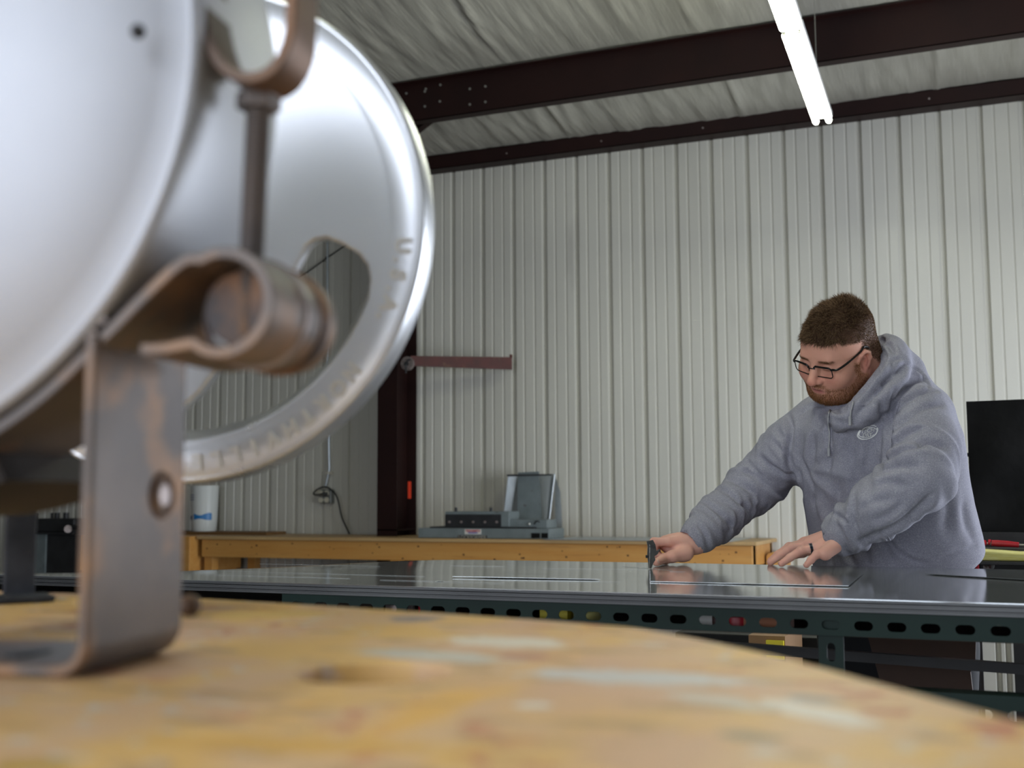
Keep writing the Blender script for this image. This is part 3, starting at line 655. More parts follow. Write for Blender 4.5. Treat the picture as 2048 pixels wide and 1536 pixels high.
# scribe lines on the top sheet
SC = G()
for (x0, y0, x1, y1, w) in ((400, 1141, 850, 1153, .0012), (520, 1128, 760, 1133, .0010), (1245, 1133, 1345, 1141, .0016), (1085, 1137, 1300, 1139, .0012), (1000, 1160, 1240, 1164, .0012),
        (760, 1160, 1010, 1166, .001), (1340, 1143, 1500, 1146, .001), (430, 1150, 700, 1157, .0008), (900, 1131, 1010, 1133, .0010), (875, 1161, 883, 1162, .006)):
    a = atZ(x0, y0, -.1670); b = atZ(x1, y1, -.1670); a[2] = b[2] = ZT+.0007; SC.bar(a, b, w*(1.0 if w < .005 else 2), .0003)
tag(SC.build('scribe_mark', MT['scratch'], smooth=0), 'bright scribed layout lines across the top steel sheet', 'marking', kind='stuff')

# things stored on the rack's lower level and on the floor behind it
SH = H-.3095
def simple(name, label, cat, a, b, m, part='body', bev=.003):
    o = thing(name, label, cat, ((a[0]+b[0])/2, (a[1]+b[1])/2, min(a[2], b[2]))); G().box2(a, b).build(part, m, o, smooth=0, bevel=bev); return o
o = thing('brown_board', 'dark brown board with notched right edge standing upright inside the rack', 'board', tuple(atY(1850, 1340, 2.70)*np.array([1, 1, 0])))
P_ = [atY(x, y, 2.70) for x, y in ((1736, 1275), (1952, 1275), (1951, 1318), (1941, 1345), (1947, 1395), (1947, 1430), (1775, 1430), (1762, 1370))]
zmin = min(p[2] for p in P_); n = len(P_); g = G()
P_[5][2] = 0; P_[6][2] = 0
g.add(P_+[p+np.array([0, .02, 0]) for p in P_], [tuple(range(n)), tuple(range(2*n-1, n-1, -1))]+[(i, n+i, n+(i+1) % n, (i+1) % n) for i in range(n)])
g.build('panel', MT['darkboard'], o, smooth=0)
# white ribbed offcut leaning in the background
o = thing('white_ribbed_offcut', 'white ribbed panel offcut standing low behind the rack at the right', 'panel', tuple(atY(1985, 1400, 5.0)*np.array([1, 1, 0])))
xa = atY(1925, 1300, 5.0)[0]; xb = xa+.62; g = G(); pts = [(xa, 5.0)]
for c_ in (atY(1998, 1340, 5.0)[0], atY(2018, 1340, 5.0)[0], atY(1975, 1340, 5.0)[0]+.35):
    pts += [(c_-.012, 5.0), (c_-.006, 5.02), (c_+.006, 5.02), (c_+.012, 5.0)]
pts.append((xb, 5.0)); n = len(pts); ztop_ = atY(1985, 1262, 5.0)[2]
V = [np.array([p[0], p[1], 0]) for p in pts]+[np.array([p[0], p[1], ztop_]) for p in pts]
V += [v+np.array([0, .003, 0]) for v in V]
g.add(V, [(i, i+1, n+i+1, n+i) for i in range(n-1)]+[(2*n+i, 3*n+i, 3*n+i+1, 2*n+i+1) for i in range(n-1)]+[(n+i, n+i+1, 3*n+i+1, 3*n+i) for i in range(n-1)])
g.build('sheet', MT['wall'], o, smooth=0)
o = thing('cardboard_box', 'brown cardboard box behind the rack below the man\'s left hand', 'box', tuple(atY(1530, 1290, 3.6)*np.array([1, 1, 0])))
a = atY(1497, 1270, 3.6); b = atY(1570, 1282, 3.6); G().box2((a[0], 3.6, .62), (b[0], 3.9, a[2])).build('carton', MT['cardboard'], o, smooth=0)
o3 = thing('dark_backdrop', 'tall added black backdrop darkening the space behind the cardboard box', 'cabinet', (a[0]+.05, 4.1, 0))
qa = atY(1350, 1264, 3.95); qb = atY(1742, 1264, 3.95); G().box2((qa[0], 3.95, 0), (qb[0], 4.3, qa[2])).build('backdrop_body', MT['darkboardk'], o3, smooth=0, bevel=.004)  # made-up block, added so the gap below the rack stays dark
o2 = thing('storage_crate', 'dark storage crate on the floor under the cardboard box', 'crate', (a[0]+.05, 3.75, 0))
G().box2((a[0]-.25, 3.58, 0), (b[0]+.2, 3.93, .619)).build('crate_body', MT['dark'], o2, smooth=0)
a = atY(1531, 1281, 3.58); b = atY(1560, 1320, 3.58); G().box2((a[0], 3.585, b[2]), (b[0]+.01, 3.599, a[2])).build('yellow_label', MT['safety'], o, smooth=0)
tag(o, 'brown cardboard box with a yellow label behind the rack below the left hand', 'box')
# small items glimpsed through the slots of the front rail
sh_z = H-.205
o = thing('cutting_mat', 'dark shelf board just under the sheets inside the rack', 'board', (-.5, 2.4, H-.242))
G().box2((RX0+.05, TY0+.075, H-.2365), (TX1-.08, TY1-.14, H-.2345)).build('panel', MT['darkboard'], o, smooth=0)
for nm, lb, ct, x, m, w in (('yellow_box', 'yellow box edge seen through the rack slots left of the marking tool', 'box', 1107, MT['safety'], .028), ('red_tin', 'red tin seen through the third slot left of the rack post', 'tin', 1470, MT['red'], .03),
        ('orange_box', 'small orange box seen through the slot near the man\'s left hand', 'box', 1532, MT['orange'], .04), ('white_roll', 'white roll seen through a rack slot below the marking tool', 'roll', 1400, MT['stickerwhite'], .022),
        ('yellow_tin', 'yellow and white tin seen through a rack slot', 'tin', 1165, MT['yellow'], .026), ('steel_can', 'bare steel can seen through a slot at the left of the rack', 'can', 786, MT['bolt'], .03), ('red_tin', 'small red tin seen through a slot at the left of the rack', 'tin', 842, MT['red'], .010)):
    q = atY(x, 1233, TY0+.13); o = thing(nm, lb, ct, (q[0], q[1], H-.2342)); g = G()
    if 'box' in nm or 'roll' in nm: g.box2((q[0]-w, q[1], H-.2342), (q[0]+w, q[1]+.05, H-.2145))
    else: g.revolve([(0, 0), (w, 0), (w, .017), (w*.9, .0195), (0, .0195)], np.array([q[0], q[1]+w, H-.2342]), (0, 0, 1), 20)
    g.build('body', m, o, smooth=40)
# ------------------------------------------------------------------ foreground wooden bench
ZW = H-.10
edge = [atZ(x, y, -.10) for x, y in ((0, 1183), (150, 1187), (390, 1197), (700, 1215), (1000, 1235), (1200, 1250), (1300, 1261), (1450, 1290), (1600, 1325), (1800, 1380), (2048, 1447))]
pts = [(p[0], p[1]) for p in edge]; pts = [(-2.6, .92), (-1.6, .955)]+pts
sp_e = [tuple(p) for p in spline(pts, 6)]
last = sp_e[-1]
sp_e += [(.035, .50), (.055, .40), (.06, .25), (.06, -.5), (-2.6, -.5)]
hc = ((atZ(575, 1345, -.10)+atZ(910, 1345, -.10))/2)[:2]+np.array([.0, .004])
hole = circ(hc[0], hc[1], .0475, 40)
def wood_mat():
    m = bpy.data.materials.new('scarred_maple_top'); m.use_nodes = True; nt = m.node_tree; N = nt.nodes; L = nt.links; b = N['Principled BSDF']
    b.inputs['Roughness'].default_value = .5
    tc = N.new('ShaderNodeTexCoord')
    def nz(s, st=(1, 1, 1), off=0, det=5, rot=0):
        mp = N.new('ShaderNodeMapping'); mp.inputs['Scale'].default_value = st; mp.inputs['Location'].default_value = (off, off*.6, 0); mp.inputs['Rotation'].default_value = (0, 0, rot)
        L.new(tc.outputs['Object'], mp.inputs[0]); n = N.new('ShaderNodeTexNoise'); n.inputs['Scale'].default_value = s; n.inputs['Detail'].default_value = det; L.new(mp.outputs[0], n.inputs['Vector']); return n.outputs['Fac']
    def mr(f, a, b_):
        r = N.new('ShaderNodeMapRange'); r.interpolation_type = 'SMOOTHSTEP'; r.inputs[1].default_value = a; r.inputs[2].default_value = b_; L.new(f, r.inputs[0]); return r.outputs[0]
    def mx(f, A, B):
        x = N.new('ShaderNodeMix'); x.data_type = 'RGBA'; L.new(f, x.inputs[0])
        if isinstance(A, tuple): x.inputs[6].default_value = (*A, 1)
        else: L.new(A, x.inputs[6])
        x.inputs[7].default_value = (*B, 1); return x.outputs[2]
    def mul(a, b_):
        x = N.new('ShaderNodeMath'); x.operation = 'MULTIPLY'; L.new(a, x.inputs[0]); L.new(b_, x.inputs[1]); return x.outputs[0]
    c = mx(mr(nz(10), .44, .58), (.71, .44, .155), (.69, .45, .25))
    c = mx(mr(nz(6, off=3.3), .50, .62), c, (.64, .40, .25))
    c = mx(mr(nz(4, (3, .8, 1), 9.1), .58, .70), c, (.74, .42, .11))
    c = mx(mr(nz(16, (1, 2.2, 1), 5.5), .56, .66), c, (.48, .30, .15))
    c = mx(mul(mr(nz(55, off=2.2), .56, .64), mr(nz(7, off=8.8), .52, .62)), c, (.64, .56, .48))
    c = mx(mul(mr(nz(34, off=12), .58, .64), mr(nz(6, off=1.8), .50, .60)), c, (.50, .20, .11))
    c = mx(mr(nz(40, off=14), .70, .76), c, (.20, .15, .15))
    # worn patches with shapes of their own
    sx = N.new('ShaderNodeSeparateXYZ'); L.new(tc.outputs['Object'], sx.inputs[0])
    def blob(cx, cy_, rx, ry, ang, colr, c, thr=.45, s=60):
        mp = N.new('ShaderNodeMapping'); mp.vector_type = 'TEXTURE'; mp.inputs['Location'].default_value = (cx, cy_, 0); mp.inputs['Rotation'].default_value = (0, 0, ang); mp.inputs['Scale'].default_value = (rx, ry, 1)
        L.new(tc.outputs['Object'], mp.inputs[0])
        ln = N.new('ShaderNodeVectorMath'); ln.operation = 'LENGTH'; mz = N.new('ShaderNodeVectorMath'); mz.operation = 'MULTIPLY'; mz.inputs[1].default_value = (1, 1, 0); L.new(mp.outputs[0], mz.inputs[0]); L.new(mz.outputs[0], ln.inputs[0])
        ad = N.new('ShaderNodeMath'); ad.operation = 'MULTIPLY_ADD'; L.new(nz(s, off=cx*9), ad.inputs[0]); ad.inputs[1].default_value = 1.6; L.new(ln.outputs['Value'], ad.inputs[2])
        return mx(mr(ad.outputs[0], 1.95, 1.5), c, colr)
    def P(x, y): p = atZ(x, y, -.10); return p[0], p[1]
    for (xa, ya), (xb, yb), th, colr in [((720, 1300), (1020, 1322), .022, (.60, .55, .48)), ((1540, 1400), (1740, 1455), .014, (.78, .69, .60)), ((1060, 1345), (1500, 1365), .026, (.62, .58, .56)),
            ((1330, 1385), (1560, 1420), .012, (.62, .54, .46)), ((1040, 1410), (1090, 1412), .008, (.76, .70, .64)), ((790, 1235), (870, 1240), .025, (.30, .24, .24)), ((900, 1275), (1120, 1292), .03, (.74, .65, .55)), ((1560, 1390), (1680, 1405), .010, (.38, .33, .30)),
            ((1440, 1465), (1560, 1480), .010, (.34, .26, .17)), ((420, 1232), (680, 1225), .03, (.70, .46, .16)), ((1000, 1310), (1110, 1318), .012, (.50, .24, .16)), ((300, 1480), (900, 1500), .016, (.66, .38, .10)), ((0, 1530), (130, 1534), .012, (.50, .30, .05))]:
        a = P(xa, ya); b_ = P(xb, yb); cx, cy_ = (a[0]+b_[0])/2, (a[1]+b_[1])/2; L_ = math.hypot(b_[0]-a[0], b_[1]-a[1])/2; an = math.atan2(b_[1]-a[1], b_[0]-a[0])
        c = blob(cx, cy_, max(L_, .008)*1.1, th, an, colr, c)
    L.new(c, b.inputs['Base Color'])
    bp = N.new('ShaderNodeBump'); bp.inputs['Strength'].default_value = .35; bp.inputs['Distance'].default_value = .002; L.new(nz(45), bp.inputs['Height']); L.new(bp.outputs[0], b.inputs['Normal'])
    return m
o = thing('wooden_bench', 'scarred yellow wooden bench top with a round hole filling the foreground', 'workbench', (0, 0, 0))
V, F = plate([sp_e, hole], .044, np.array([0, 0, ZW-.022]), ex_, ey_, ez_, bevel=.0035)
MT['wood'] = wood_mat(); link_mesh('bench_top', V, F, MT['wood'], o, smooth=40)
# wall of the drilled hole, lighter fresh wood, with a board below it
MT['fresh'] = mat('fresh_cut_wood', (.50, .25, .07), .6, 0, (.30, .13, .04), 25)
g = G(); n = 40; V = []
for z_ in (ZW-.003, ZW-.041): V += [np.array([p[0], p[1], z_]) for p in circ(hc[0], hc[1], .0474, n)]
g.add(V, [(i, n+i, n+(i+1) % n, (i+1) % n) for i in range(n)]); g.build('hole_wall', MT['fresh'], o, smooth=60)
G().box2((-2.5, -.45, ZW-.060), (-.12, .55, ZW-.0445)).build('under_board', MT['browned'], o, smooth=0)
G().box2((-2.4, .60, ZW-.20), (-.50, .64, ZW-.0445)).build('rear_apron', MT['pine'], o, smooth=0)
for x_, y_ in ((-2.3, .50), (-.60, .50), (-.2, -.35), (-2.3, -.35)): G().box2((x_-.05, y_-.05, 0), (x_+.05, y_+.05, ZW-.0605)).build('leg', MT['pine'], o, smooth=0)

# ------------------------------------------------------------------ machine with the clamped drum and the big wheel
dA = np.array([-.18738, .98229, 0]); dA /= np.linalg.norm(dA); hA = np.array([dA[1], -dA[0], 0]); vA = ez_
C0 = np.array([-.6616, .4802, H+.2622]); RD, RW, SW = .2469, .2490, .457
BZl = ZW-C0[2]                                   # bench surface in the local frame
Q = thing('bench_machine', 'big dull aluminium drum machine with a lettered wheel, strapped to the foreground bench', 'machine', (C0[0], C0[1], ZW))
ang = np.linspace(0, math.pi/2, 10)
prof = [(0, -.050)]+[(RD*.35, -.046), (RD*.6, -.036), (RD*.8, -.021), (RD*.92, -.008)]+[(RD-.006+.006*math.sin(a), .000-.000+.006*(1-math.cos(a))) for a in ang]
prof += [(RD, .112), (RD-.004, .118), (RD*.80, .124), (RD*.3, .13), (0, .13)]
G().revolve(prof, C0, dA, 128).build('drum', MT['alu'], Q, smooth=40)
q = C0+hA*0; r_ = ray(272, 60); t_ = ((C0-dA*.03-CAM)@dA)/(r_@dA); pq = CAM+r_*t_
G().ball(pq+dA*.002, (.0042, .0042, .0042), 12).build('rivet', MT['dark'], Q)
G().cyl(C0+dA*.12, C0+dA*(SW+.03), .040, 40).build('shaft', MT['alu_polish'], Q)
# wheel
op = [(0.122, -0.030), (0.128, -0.019), (0.138, -.0125), (0.150, -0.0115), (0.166, -0.018), (0.185, -0.030), (0.194, -0.042), (0.197, -0.056), (0.195, -0.075)]
a0 = math.atan2(-.075, .195); a1 = math.atan2(-.2065, -.030)
for k in range(1, 30):
    a = a0+(a1-a0)*k/30; op.append((.209*math.cos(a), .209*math.sin(a)))
op += [(-.034, -.2050), (-.038, -.200), (-.034, -.193), (-.020, -.184), (.003, -.172), (.020, -.157), (.051, -.119), (.100, -.068), (.113, -.045)]
op2 = [(-x, -y) for x, y in op]
CW = C0+dA*SW
V, F = plate([circ(0, 0, RW-.004, 160), op, op2], .016, CW-dA*.0005, hA, vA, dA, bevel=.003)
g = G(); g.add(V, F); g.build('wheel_web', MT['alu_polish'], Q, smooth=35)
prof = [(RW-.053, .016), (RW-.0525, .010), (RW-.042, -.0065), (RW-.038, -.0080), (RW-.034, -.0088), (RW-.030, -.0088), (RW-.006, -.0088), (RW-.001, -.006), (RW, -.001), (RW, .022), (RW-.003, .026), (RW-.034, .026), (RW-.050, .022), (RW-.053, .016)]
G().revolve(prof, CW, dA, 160).build('wheel_rim', MT['alu_polish'], Q, smooth=35)
prof = [(0, -.030), (.052, -.030), (.056, -.027), (.060, -.006), (.0, -.006)]
G().revolve(prof, CW, dA, 64).build('wheel_hub', MT['alu_polish'], Q, smooth=35)
def arc_text(s, a_mid, r, size, step):
    for i, ch in enumerate(s):
        if ch == ' ': continue
        a = a_mid-(i-(len(s)-1)/2)*step; e = hA*math.cos(a)+vA*math.sin(a); tq = hA*math.sin(a)-vA*math.cos(a)
        V, F = text_mesh(ch, size, .0016, CW+e*r-dA*.0098, tq, e, -dA, offset=.0009); yield V, F
g = G()
for V, F in arc_text('U.S.A.', math.radians(-15.5), RW-.0205, .0210, .062): g.add(V, F)
g.build('raised_country_letters', MT['letter'], Q, smooth=0)
g = G()
for V, F in arc_text('NORTHVILLE', math.radians(-62.0), RW-.0205, .0205, .088): g.add(V, F)
g.build('raised_name_letters', MT['letter'], Q, smooth=0)
# strap around the drum; its near edge lies in the plane of the drum's face
WS = .098
def L2(x, y, s=0): return C0+hA*x+vA*y+dA*s
def arcp(r, a, b, n=40): return [(r*math.cos(t), r*math.sin(t)) for t in np.linspace(math.radians(a), math.radians(b), n)]
er, ec = .0285, (.2615, -.153)
path = arcp(RD+.006, -180, -47, 46)              # under the drum
path += [(.200, -.160), (.220, -.142), (.238, -.128)]
path += [(ec[0]+er*math.cos(t), ec[1]+er*math.sin(t)) for t in np.linspace(math.radians(118), math.radians(-128), 26)]
path += [(.228, -.178), (.212, -.178)]
path = spline(path, 2)
st = G().strip(path, .0065, WS, C0+dA*.006, hA, vA, dA).build('lower_strap', MT['rust'], Q, smooth=50, bevel=.001)
path = arcp(RD+.006, 180, 24, 46)+[(.2385, .075), (.240, .045), (.243, .020), (.250, -.004), (.261, -.018), (.276, -.023), (.289, -.018), (.297, -.004), (.299, .016), (.299, .07), (.294, .095), (.280, .105), (.264, .098)]
path = spline(path, 2)
G().strip(path, .0065, .034, C0+dA*.010, hA, vA, dA).build('upper_strap', MT['darkiron'], Q, smooth=50, bevel=.001)
# barrel inside the lower eye, threaded rod and nuts
G().cyl(L2(*ec, .030), L2(*ec, .112), .0215, 32).build('barrel_pin', MT['rust2'], Q)
for s_, w_ in ((.050, .006), (.078, .010)):
    G().revolve([(er+.003, s_), (er+.0052, s_+.001), (er+.0052, s_+w_-.001), (er+.003, s_+w_)], L2(*ec, 0), dA, 48).build('weld_band', MT['rust2'] if w_ > .008 else MT['bolt'], st)
RS = .036; ra = L2(.2690, -.018, RS); rb = L2(.2640, -.17, RS)
N_ = 900; prof_p = []; g = G()
dr = (rb-ra); Lr = np.linalg.norm(dr); dr /= Lr
prof_ = []; kth = int(Lr/.0022)
for i in range(kth): prof_ += [(.0062, i*.0022), (.0074, i*.0022+.0009), (.0074, i*.0022+.0013)]
g.revolve(prof_, ra, dr, 24); g.build('threaded_rod', MT['rust'], Q, smooth=30)
for t_ in (.035,):
    c_ = ra+dr*(Lr*t_); x_, y_, _ = frame(dr); V = []
    for e_ in (0, .010): V += [c_+dr*e_+.0135*(x_*math.cos(a)+y_*math.sin(a)) for a in np.arange(6)*math.pi/3]
    g = G(); g.add(V, [tuple(range(6))[::-1], tuple(range(6, 12))]+[(i, (i+1) % 6, 6+(i+1) % 6, 6+i) for i in range(6)]); g.build('nut', MT['rust'], Q, smooth=0, bevel=.001)
# near bracket: upright plate standing beside the drum, bent into a foot
lx = .1845; wl = .108
z1 = -.170; rb_ = .016
path = [(lx, z1), (lx, BZl+rb_+.003)]+[(lx-rb_+rb_*math.cos(t), BZl+rb_+.0038-rb_*math.sin(t)) for t in np.linspace(0, math.pi/2, 8)][1:]+[(lx-.05, BZl+.0038), (lx-.165, BZl+.0038)]
br = G().strip(path[::-1], .0072, wl, C0+dA*.0, hA, vA, dA).build('bracket_leg', MT['rust'], Q, smooth=50, bevel=.0022)
def side_hole(px, py):
    r_ = ray(px, py); pl_ = C0+hA*(lx+.0036); t_ = ((pl_-CAM)@hA)/(r_@hA); return CAM+r_*t_
hq = side_hole(323, 990)
G().revolve([(.0105, -.0012), (.0140, -.0010), (.0148, .0008), (.0135, .0022), (.0105, .0012), (.0100, -.001), (.0105, -.0012)], hq, hA, 32).build('bolt_hole_rim', MT['rust2'], br)
G().revolve([(0, .0030), (.0068, .0026), (.0092, .0006), (.0094, -.001)], hq, hA, 32).build('bolt_end', MT['bolt'], br)
G().ball(side_hole(388, 1212)-hA*.004+dA*.002, .0075, 16).build('weld_bead', MT['rust2'], br)
V, F = plate([slot(0, 0, .035, .014)], .002, L2(lx-.060, BZl+.0080, .040), dA, hA, ez_); link_mesh('slot_shade', V, F, MT['dark'], br, smooth=0)  # dark plate on the foot paints the shade inside an open slot
# web joining the bracket to the strap
g = G(); g.strip([(lx, z1-.004), (lx-.004, z1+.006), (lx+.006, -.158)], .0072, WS, C0+dA*.004, hA, vA, dA); g.build('bracket_top', MT['rust'], Q, smooth=50)
# matching leg on the far side of the drum
path2 = [(-x, y) for x, y in path]
G().strip(path2, .0072, wl, C0, hA, vA, dA).build('bracket_leg', MT['rust'], Q, smooth=50, bevel=.0022)
# dark curved guard under the drum
gp = arcp(.266, -170, -66, 40)
G().strip(gp, .018, .14, C0+dA*.03, hA, vA, dA).build('belly_guard', MT['darkguard'], Q, smooth=50)
# rear support under the wheel, chipped black paint
fa = atZ(5, 1203, -.10); fb = atZ(68, 1200, -.10); top = H+.03
dir_ = (fb-fa)/np.linalg.norm(fb-fa); nd = np.array([-dir_[1], dir_[0], 0]); wdt = np.linalg.norm(fb-fa)
c_ = fa+dir_*(wdt/2)
leg = G().box((c_[0], c_[1], (ZW+top)/2+.001), (wdt, .008, top-ZW-.002), (dir_, nd, ez_)).build('rear_support', MT['blackchip'], Q, smooth=0, bevel=.002)
c2 = fa-dir_*.075
G().box((c2[0], c2[1], (ZW+top)/2+.001), (.05, .008, top-ZW-.002), (dir_, nd, ez_)).build('rear_support', MT['blackchip'], Q, smooth=0, bevel=.002)
G().box((c_[0]+.012, c_[1]-.012, ZW+.004), (.06, .05, .006), (dir_, nd, ez_)).build('rear_foot', MT['blackchip'], leg, smooth=0, bevel=.002)
G().box((c_[0]-.035, c_[1]+.03, top+.025), (.14, .06, .05), (dir_, nd, ez_)).build('rear_bearing_block', MT['blackchip'], Q, smooth=0, bevel=.01)
# ------------------------------------------------------------------ signed-distance modelling for the man
def surfnet(Fv, org, h):
    S = Fv < 0; nx, ny, nz = Fv.shape
    cnt = np.zeros((nx-1, ny-1, nz-1), np.float32); acc = np.zeros((nx-1, ny-1, nz-1, 3), np.float32)
    C_ = [(i, j, k) for i in (0, 1) for j in (0, 1) for k in (0, 1)]
    sl = lambda c: Fv[c[0]:nx-1+c[0], c[1]:ny-1+c[1], c[2]:nz-1+c[2]]
    for a in C_:
        for ax in range(3):
            if a[ax]: continue
            b = list(a); b[ax] = 1; fa = sl(a); fb = sl(tuple(b)); m = (fa < 0) != (fb < 0)
            t = np.where(m, fa/(fa-fb+1e-20), 0); cnt += m
            for q in range(3): acc[..., q] += np.where(m, a[q]+(t if q == ax else 0), 0)
    act = cnt > 0; ids = -np.ones(act.shape, np.int64); ids[act] = np.arange(act.sum())
    ci = np.argwhere(act); V = org+h*(ci+acc[act]/cnt[act][:, None])
    Fs = []
    for ax in range(3):
        o1, o2 = [(1, 2), (2, 0), (0, 1)][ax]
        sA = [slice(None)]*3; sB = [slice(None)]*3; sA[ax] = slice(0, -1); sB[ax] = slice(1, None)
        A = S[tuple(sA)]; B = S[tuple(sB)]; E_ = np.argwhere(A != B)
        E_ = E_[(E_[:, o1] > 0) & (E_[:, o2] > 0) & (E_[:, o1] < Fv.shape[o1]-1) & (E_[:, o2] < Fv.shape[o2]-1)]
        if not len(E_): continue
        def cell(d1, d2):
            c = E_.copy(); c[:, o1] -= d1; c[:, o2] -= d2; return ids[c[:, 0], c[:, 1], c[:, 2]]
        q = np.stack([cell(1, 1), cell(0, 1), cell(0, 0), cell(1, 0)], 1)
        neg = A[E_[:, 0], E_[:, 1], E_[:, 2]]
        q[~neg] = q[~neg][:, ::-1]; Fs.append(q)
    return V, np.concatenate(Fs)
def smin(a, b, k):
    h_ = np.clip(.5+.5*(b-a)/k, 0, 1); return b*(1-h_)+a*h_-k*h_*(1-h_)
def smax(a, b, k): return -smin(-a, -b, k)
class SDF:
    def __init__(s, lo, hi, h):
        s.h = h; s.lo = np.array(lo, float); n = np.ceil((np.array(hi)-s.lo)/h).astype(int)+1
        gx, gy, gz = [s.lo[i]+h*np.arange(n[i]) for i in range(3)]
        s.P = np.stack(np.meshgrid(gx, gy, gz, indexing='ij'), -1).astype(np.float32); s.F = np.full(s.P.shape[:3], 1.0, np.float32)
    def cone(s, a, b, ra, rb, k=.01, P=None):
        a = np.array(a, np.float32); b = np.array(b, np.float32); P = s.P if P is None else P; ba = b-a; L2_ = ba@ba+1e-12
        pa = P-a; t = np.clip((pa@ba)/L2_, 0, 1); d = np.sqrt(((pa-t[..., None]*ba)**2).sum(-1))-(ra+(rb-ra)*t); return d
    def add(s, d, k=.01): s.F = smin(s.F, d.astype(np.float32), k); return s
    def sub(s, d, k=.01): s.F = smax(s.F, -d.astype(np.float32), k); return s
    def chain(s, pts, rs_, k=.01, kk=.006):
        D_ = None
        for i in range(len(pts)-1):
            d = s.cone(pts[i], pts[i+1], rs_[i], rs_[i+1]); D_ = d if D_ is None else smin(D_, d, kk)
        return s.add(D_, k)
    def ell(s, c, r, ax=None):
        q = s.P-np.array(c, np.float32)
        if ax is not None: q = q@np.array(ax, np.float32).T
        r = np.array(r, np.float32); k0 = np.sqrt(((q/r)**2).sum(-1)); k1 = np.sqrt(((q/(r*r))**2).sum(-1))+1e-9; return k0*(k0-1)/k1
    def mesh(s): return surfnet(s.F, s.lo, s.h)
def lap(V, F, it=1, lam=.5):
    F = np.asarray(F); E_ = np.concatenate([F[:, [0, 1]], F[:, [1, 2]], F[:, [2, 3]], F[:, [3, 0]]]); E_ = np.concatenate([E_, E_[:, ::-1]])
    deg = np.bincount(E_[:, 0], minlength=len(V))[:, None]
    for _ in range(it):
        S_ = np.zeros_like(V)
        for q in range(3): S_[:, q] = np.bincount(E_[:, 0], V[E_[:, 1], q], minlength=len(V))
        V = V+lam*(S_/np.maximum(deg, 1)-V)
    return V
def normals(V, F):
    F = np.asarray(F); n = np.cross(V[F[:, 2]]-V[F[:, 0]], V[F[:, 3]]-V[F[:, 1]]); N_ = np.zeros_like(V)
    for c in range(4):
        for q in range(3): N_[:, q] += np.bincount(F[:, c], n[:, q], minlength=len(V))
    return N_/(np.linalg.norm(N_, axis=1)[:, None]+1e-12)
def k_(x, y, z): return np.array([(x-1024)/FPX*z, (768-y)/FPX*z, z])       # a point in the frame (right, up, away)
BAS = np.array([RT, UP, FW])
def toW(V): return CAM+np.asarray(V)@BAS
def wtok(p): return (np.asarray(p)-CAM)@BAS.T

def skin_mat():
    m = mat('skin', (.58, .32, .24), .55, spec=.2, attr='tint', sss=.12, bump=.12, bscale=260, bdist=.0006); return m
MT['skin'] = skin_mat()
MT['hoodie'] = mat('heather_grey_fleece', (.335, .33, .385), .92, 0, (.24, .237, .285), 420, bump=.35, bscale=500, bdist=.0012, col3=(.40, .395, .44), thr=(.55, .7), n3=330, spec=.15)
MT['hoodie_dark'] = mat('hood_lining', (.03, .03, .035), .95, spec=.1)
MT['cord'] = mat('grey_drawstring', (.36, .36, .38), .9)
MT['print'] = mat('white_screen_print', (.88, .88, .85), .7)
MT['hair'] = mat('short_brown_hair', (.1, .05, .03), .6, attr='tint', spec=.1)
MT['frame'] = mat('black_glasses_frame', (.006, .006, .006), .18)
MT['glass'] = mat('spectacle_lens', (1, 1, 1), .0, trans=1.0)
MT['glass'].node_tree.nodes['Principled BSDF'].inputs['IOR'].default_value = 1.12
MT['ring'] = mat('dark_tungsten_ring', (.10, .11, .16), .16, 1)
MT['ringb'] = mat('bright_ring_edge', (.7, .7, .72), .15, 1)
MT['nail'] = mat('fingernail', (.68, .44, .37), .28)
MT['jeans'] = mat('dark_work_trousers', (.008, .009, .012), .9)
MT['boots'] = mat('dark_leather_boots', (.03, .018, .01), .6)
MT['tool'] = mat('dull_tool_steel', (.17, .17, .165), .36, .85, (.12, .12, .12), 60)
MT['toolb'] = mat('bright_tool_edge', (.6, .6, .6), .2, 1)

MAN = thing('person', 'bearded man in grey hoodie and black glasses leaning over the steel sheets', 'person', (-.35, 3.1, 0))

# ---- head frame
HC = k_(1676, 700, 2.83)
HL = np.array([.6392, -.2004, -.7424]); HF = np.array([-.7291, -.4650, -.5022]); HU = np.array([-.2446, .8624, -.4433])
HB = np.array([HL, HF, HU])
HS = .95
def hw(p): return HC+(np.asarray(p, float)*HS)@HB          # head-local -> (right, up, away)
s = SDF((-.112, -.135, -.190), (.112, .155, .150), .0021)
s.add(s.ell((0, -.016, .042), (.0770, .100, .078)), .02)
s.add(s.ell((0, .030, .010), (.0715, .068, .085)), .03)
s.add(s.ell((0, .038, -.045), (.0640, .060, .066)), .03)
s.add(s.ell((0, .040, -.082), (.0560, .050, .036)), .025)
for q in (-1, 1):
    s.add(s.ell((.043*q, .066, -.030), (.026, .026, .026)), .025)
    s.add(s.cone((.062*q, .000, -.052), (.032*q, .056, -.092), .022, .019), .03)
s.add(s.ell((0, .066, -.096), (.027, .018, .018)), .018)
s.add(s.cone((-.034, .083, .022), (.034, .083, .022), .0125, .0125), .016)
s.sub(np.minimum(s.ell((-.031, .104, .001), (.020, .018, .014)), s.ell((.031, .104, .001), (.020, .018, .014))), .014)
for q in (-1, 1):
    s.add(s.ell((.0315*q, .0795, .000), (.0155, .0135, .0130)), .004)
    s.add(s.cone((.020*q, .0895, -.0025), (.0435*q, .0845, -.0025), .0022, .0020), .003)
s.chain([(0, .092, .012), (0, .103, -.008), (0, .1165, -.0285)], [.0085, .0095, .0115], .010)
s.add(s.ell((0, .1165, -.0315), (.0125, .0115, .0100)), .006)
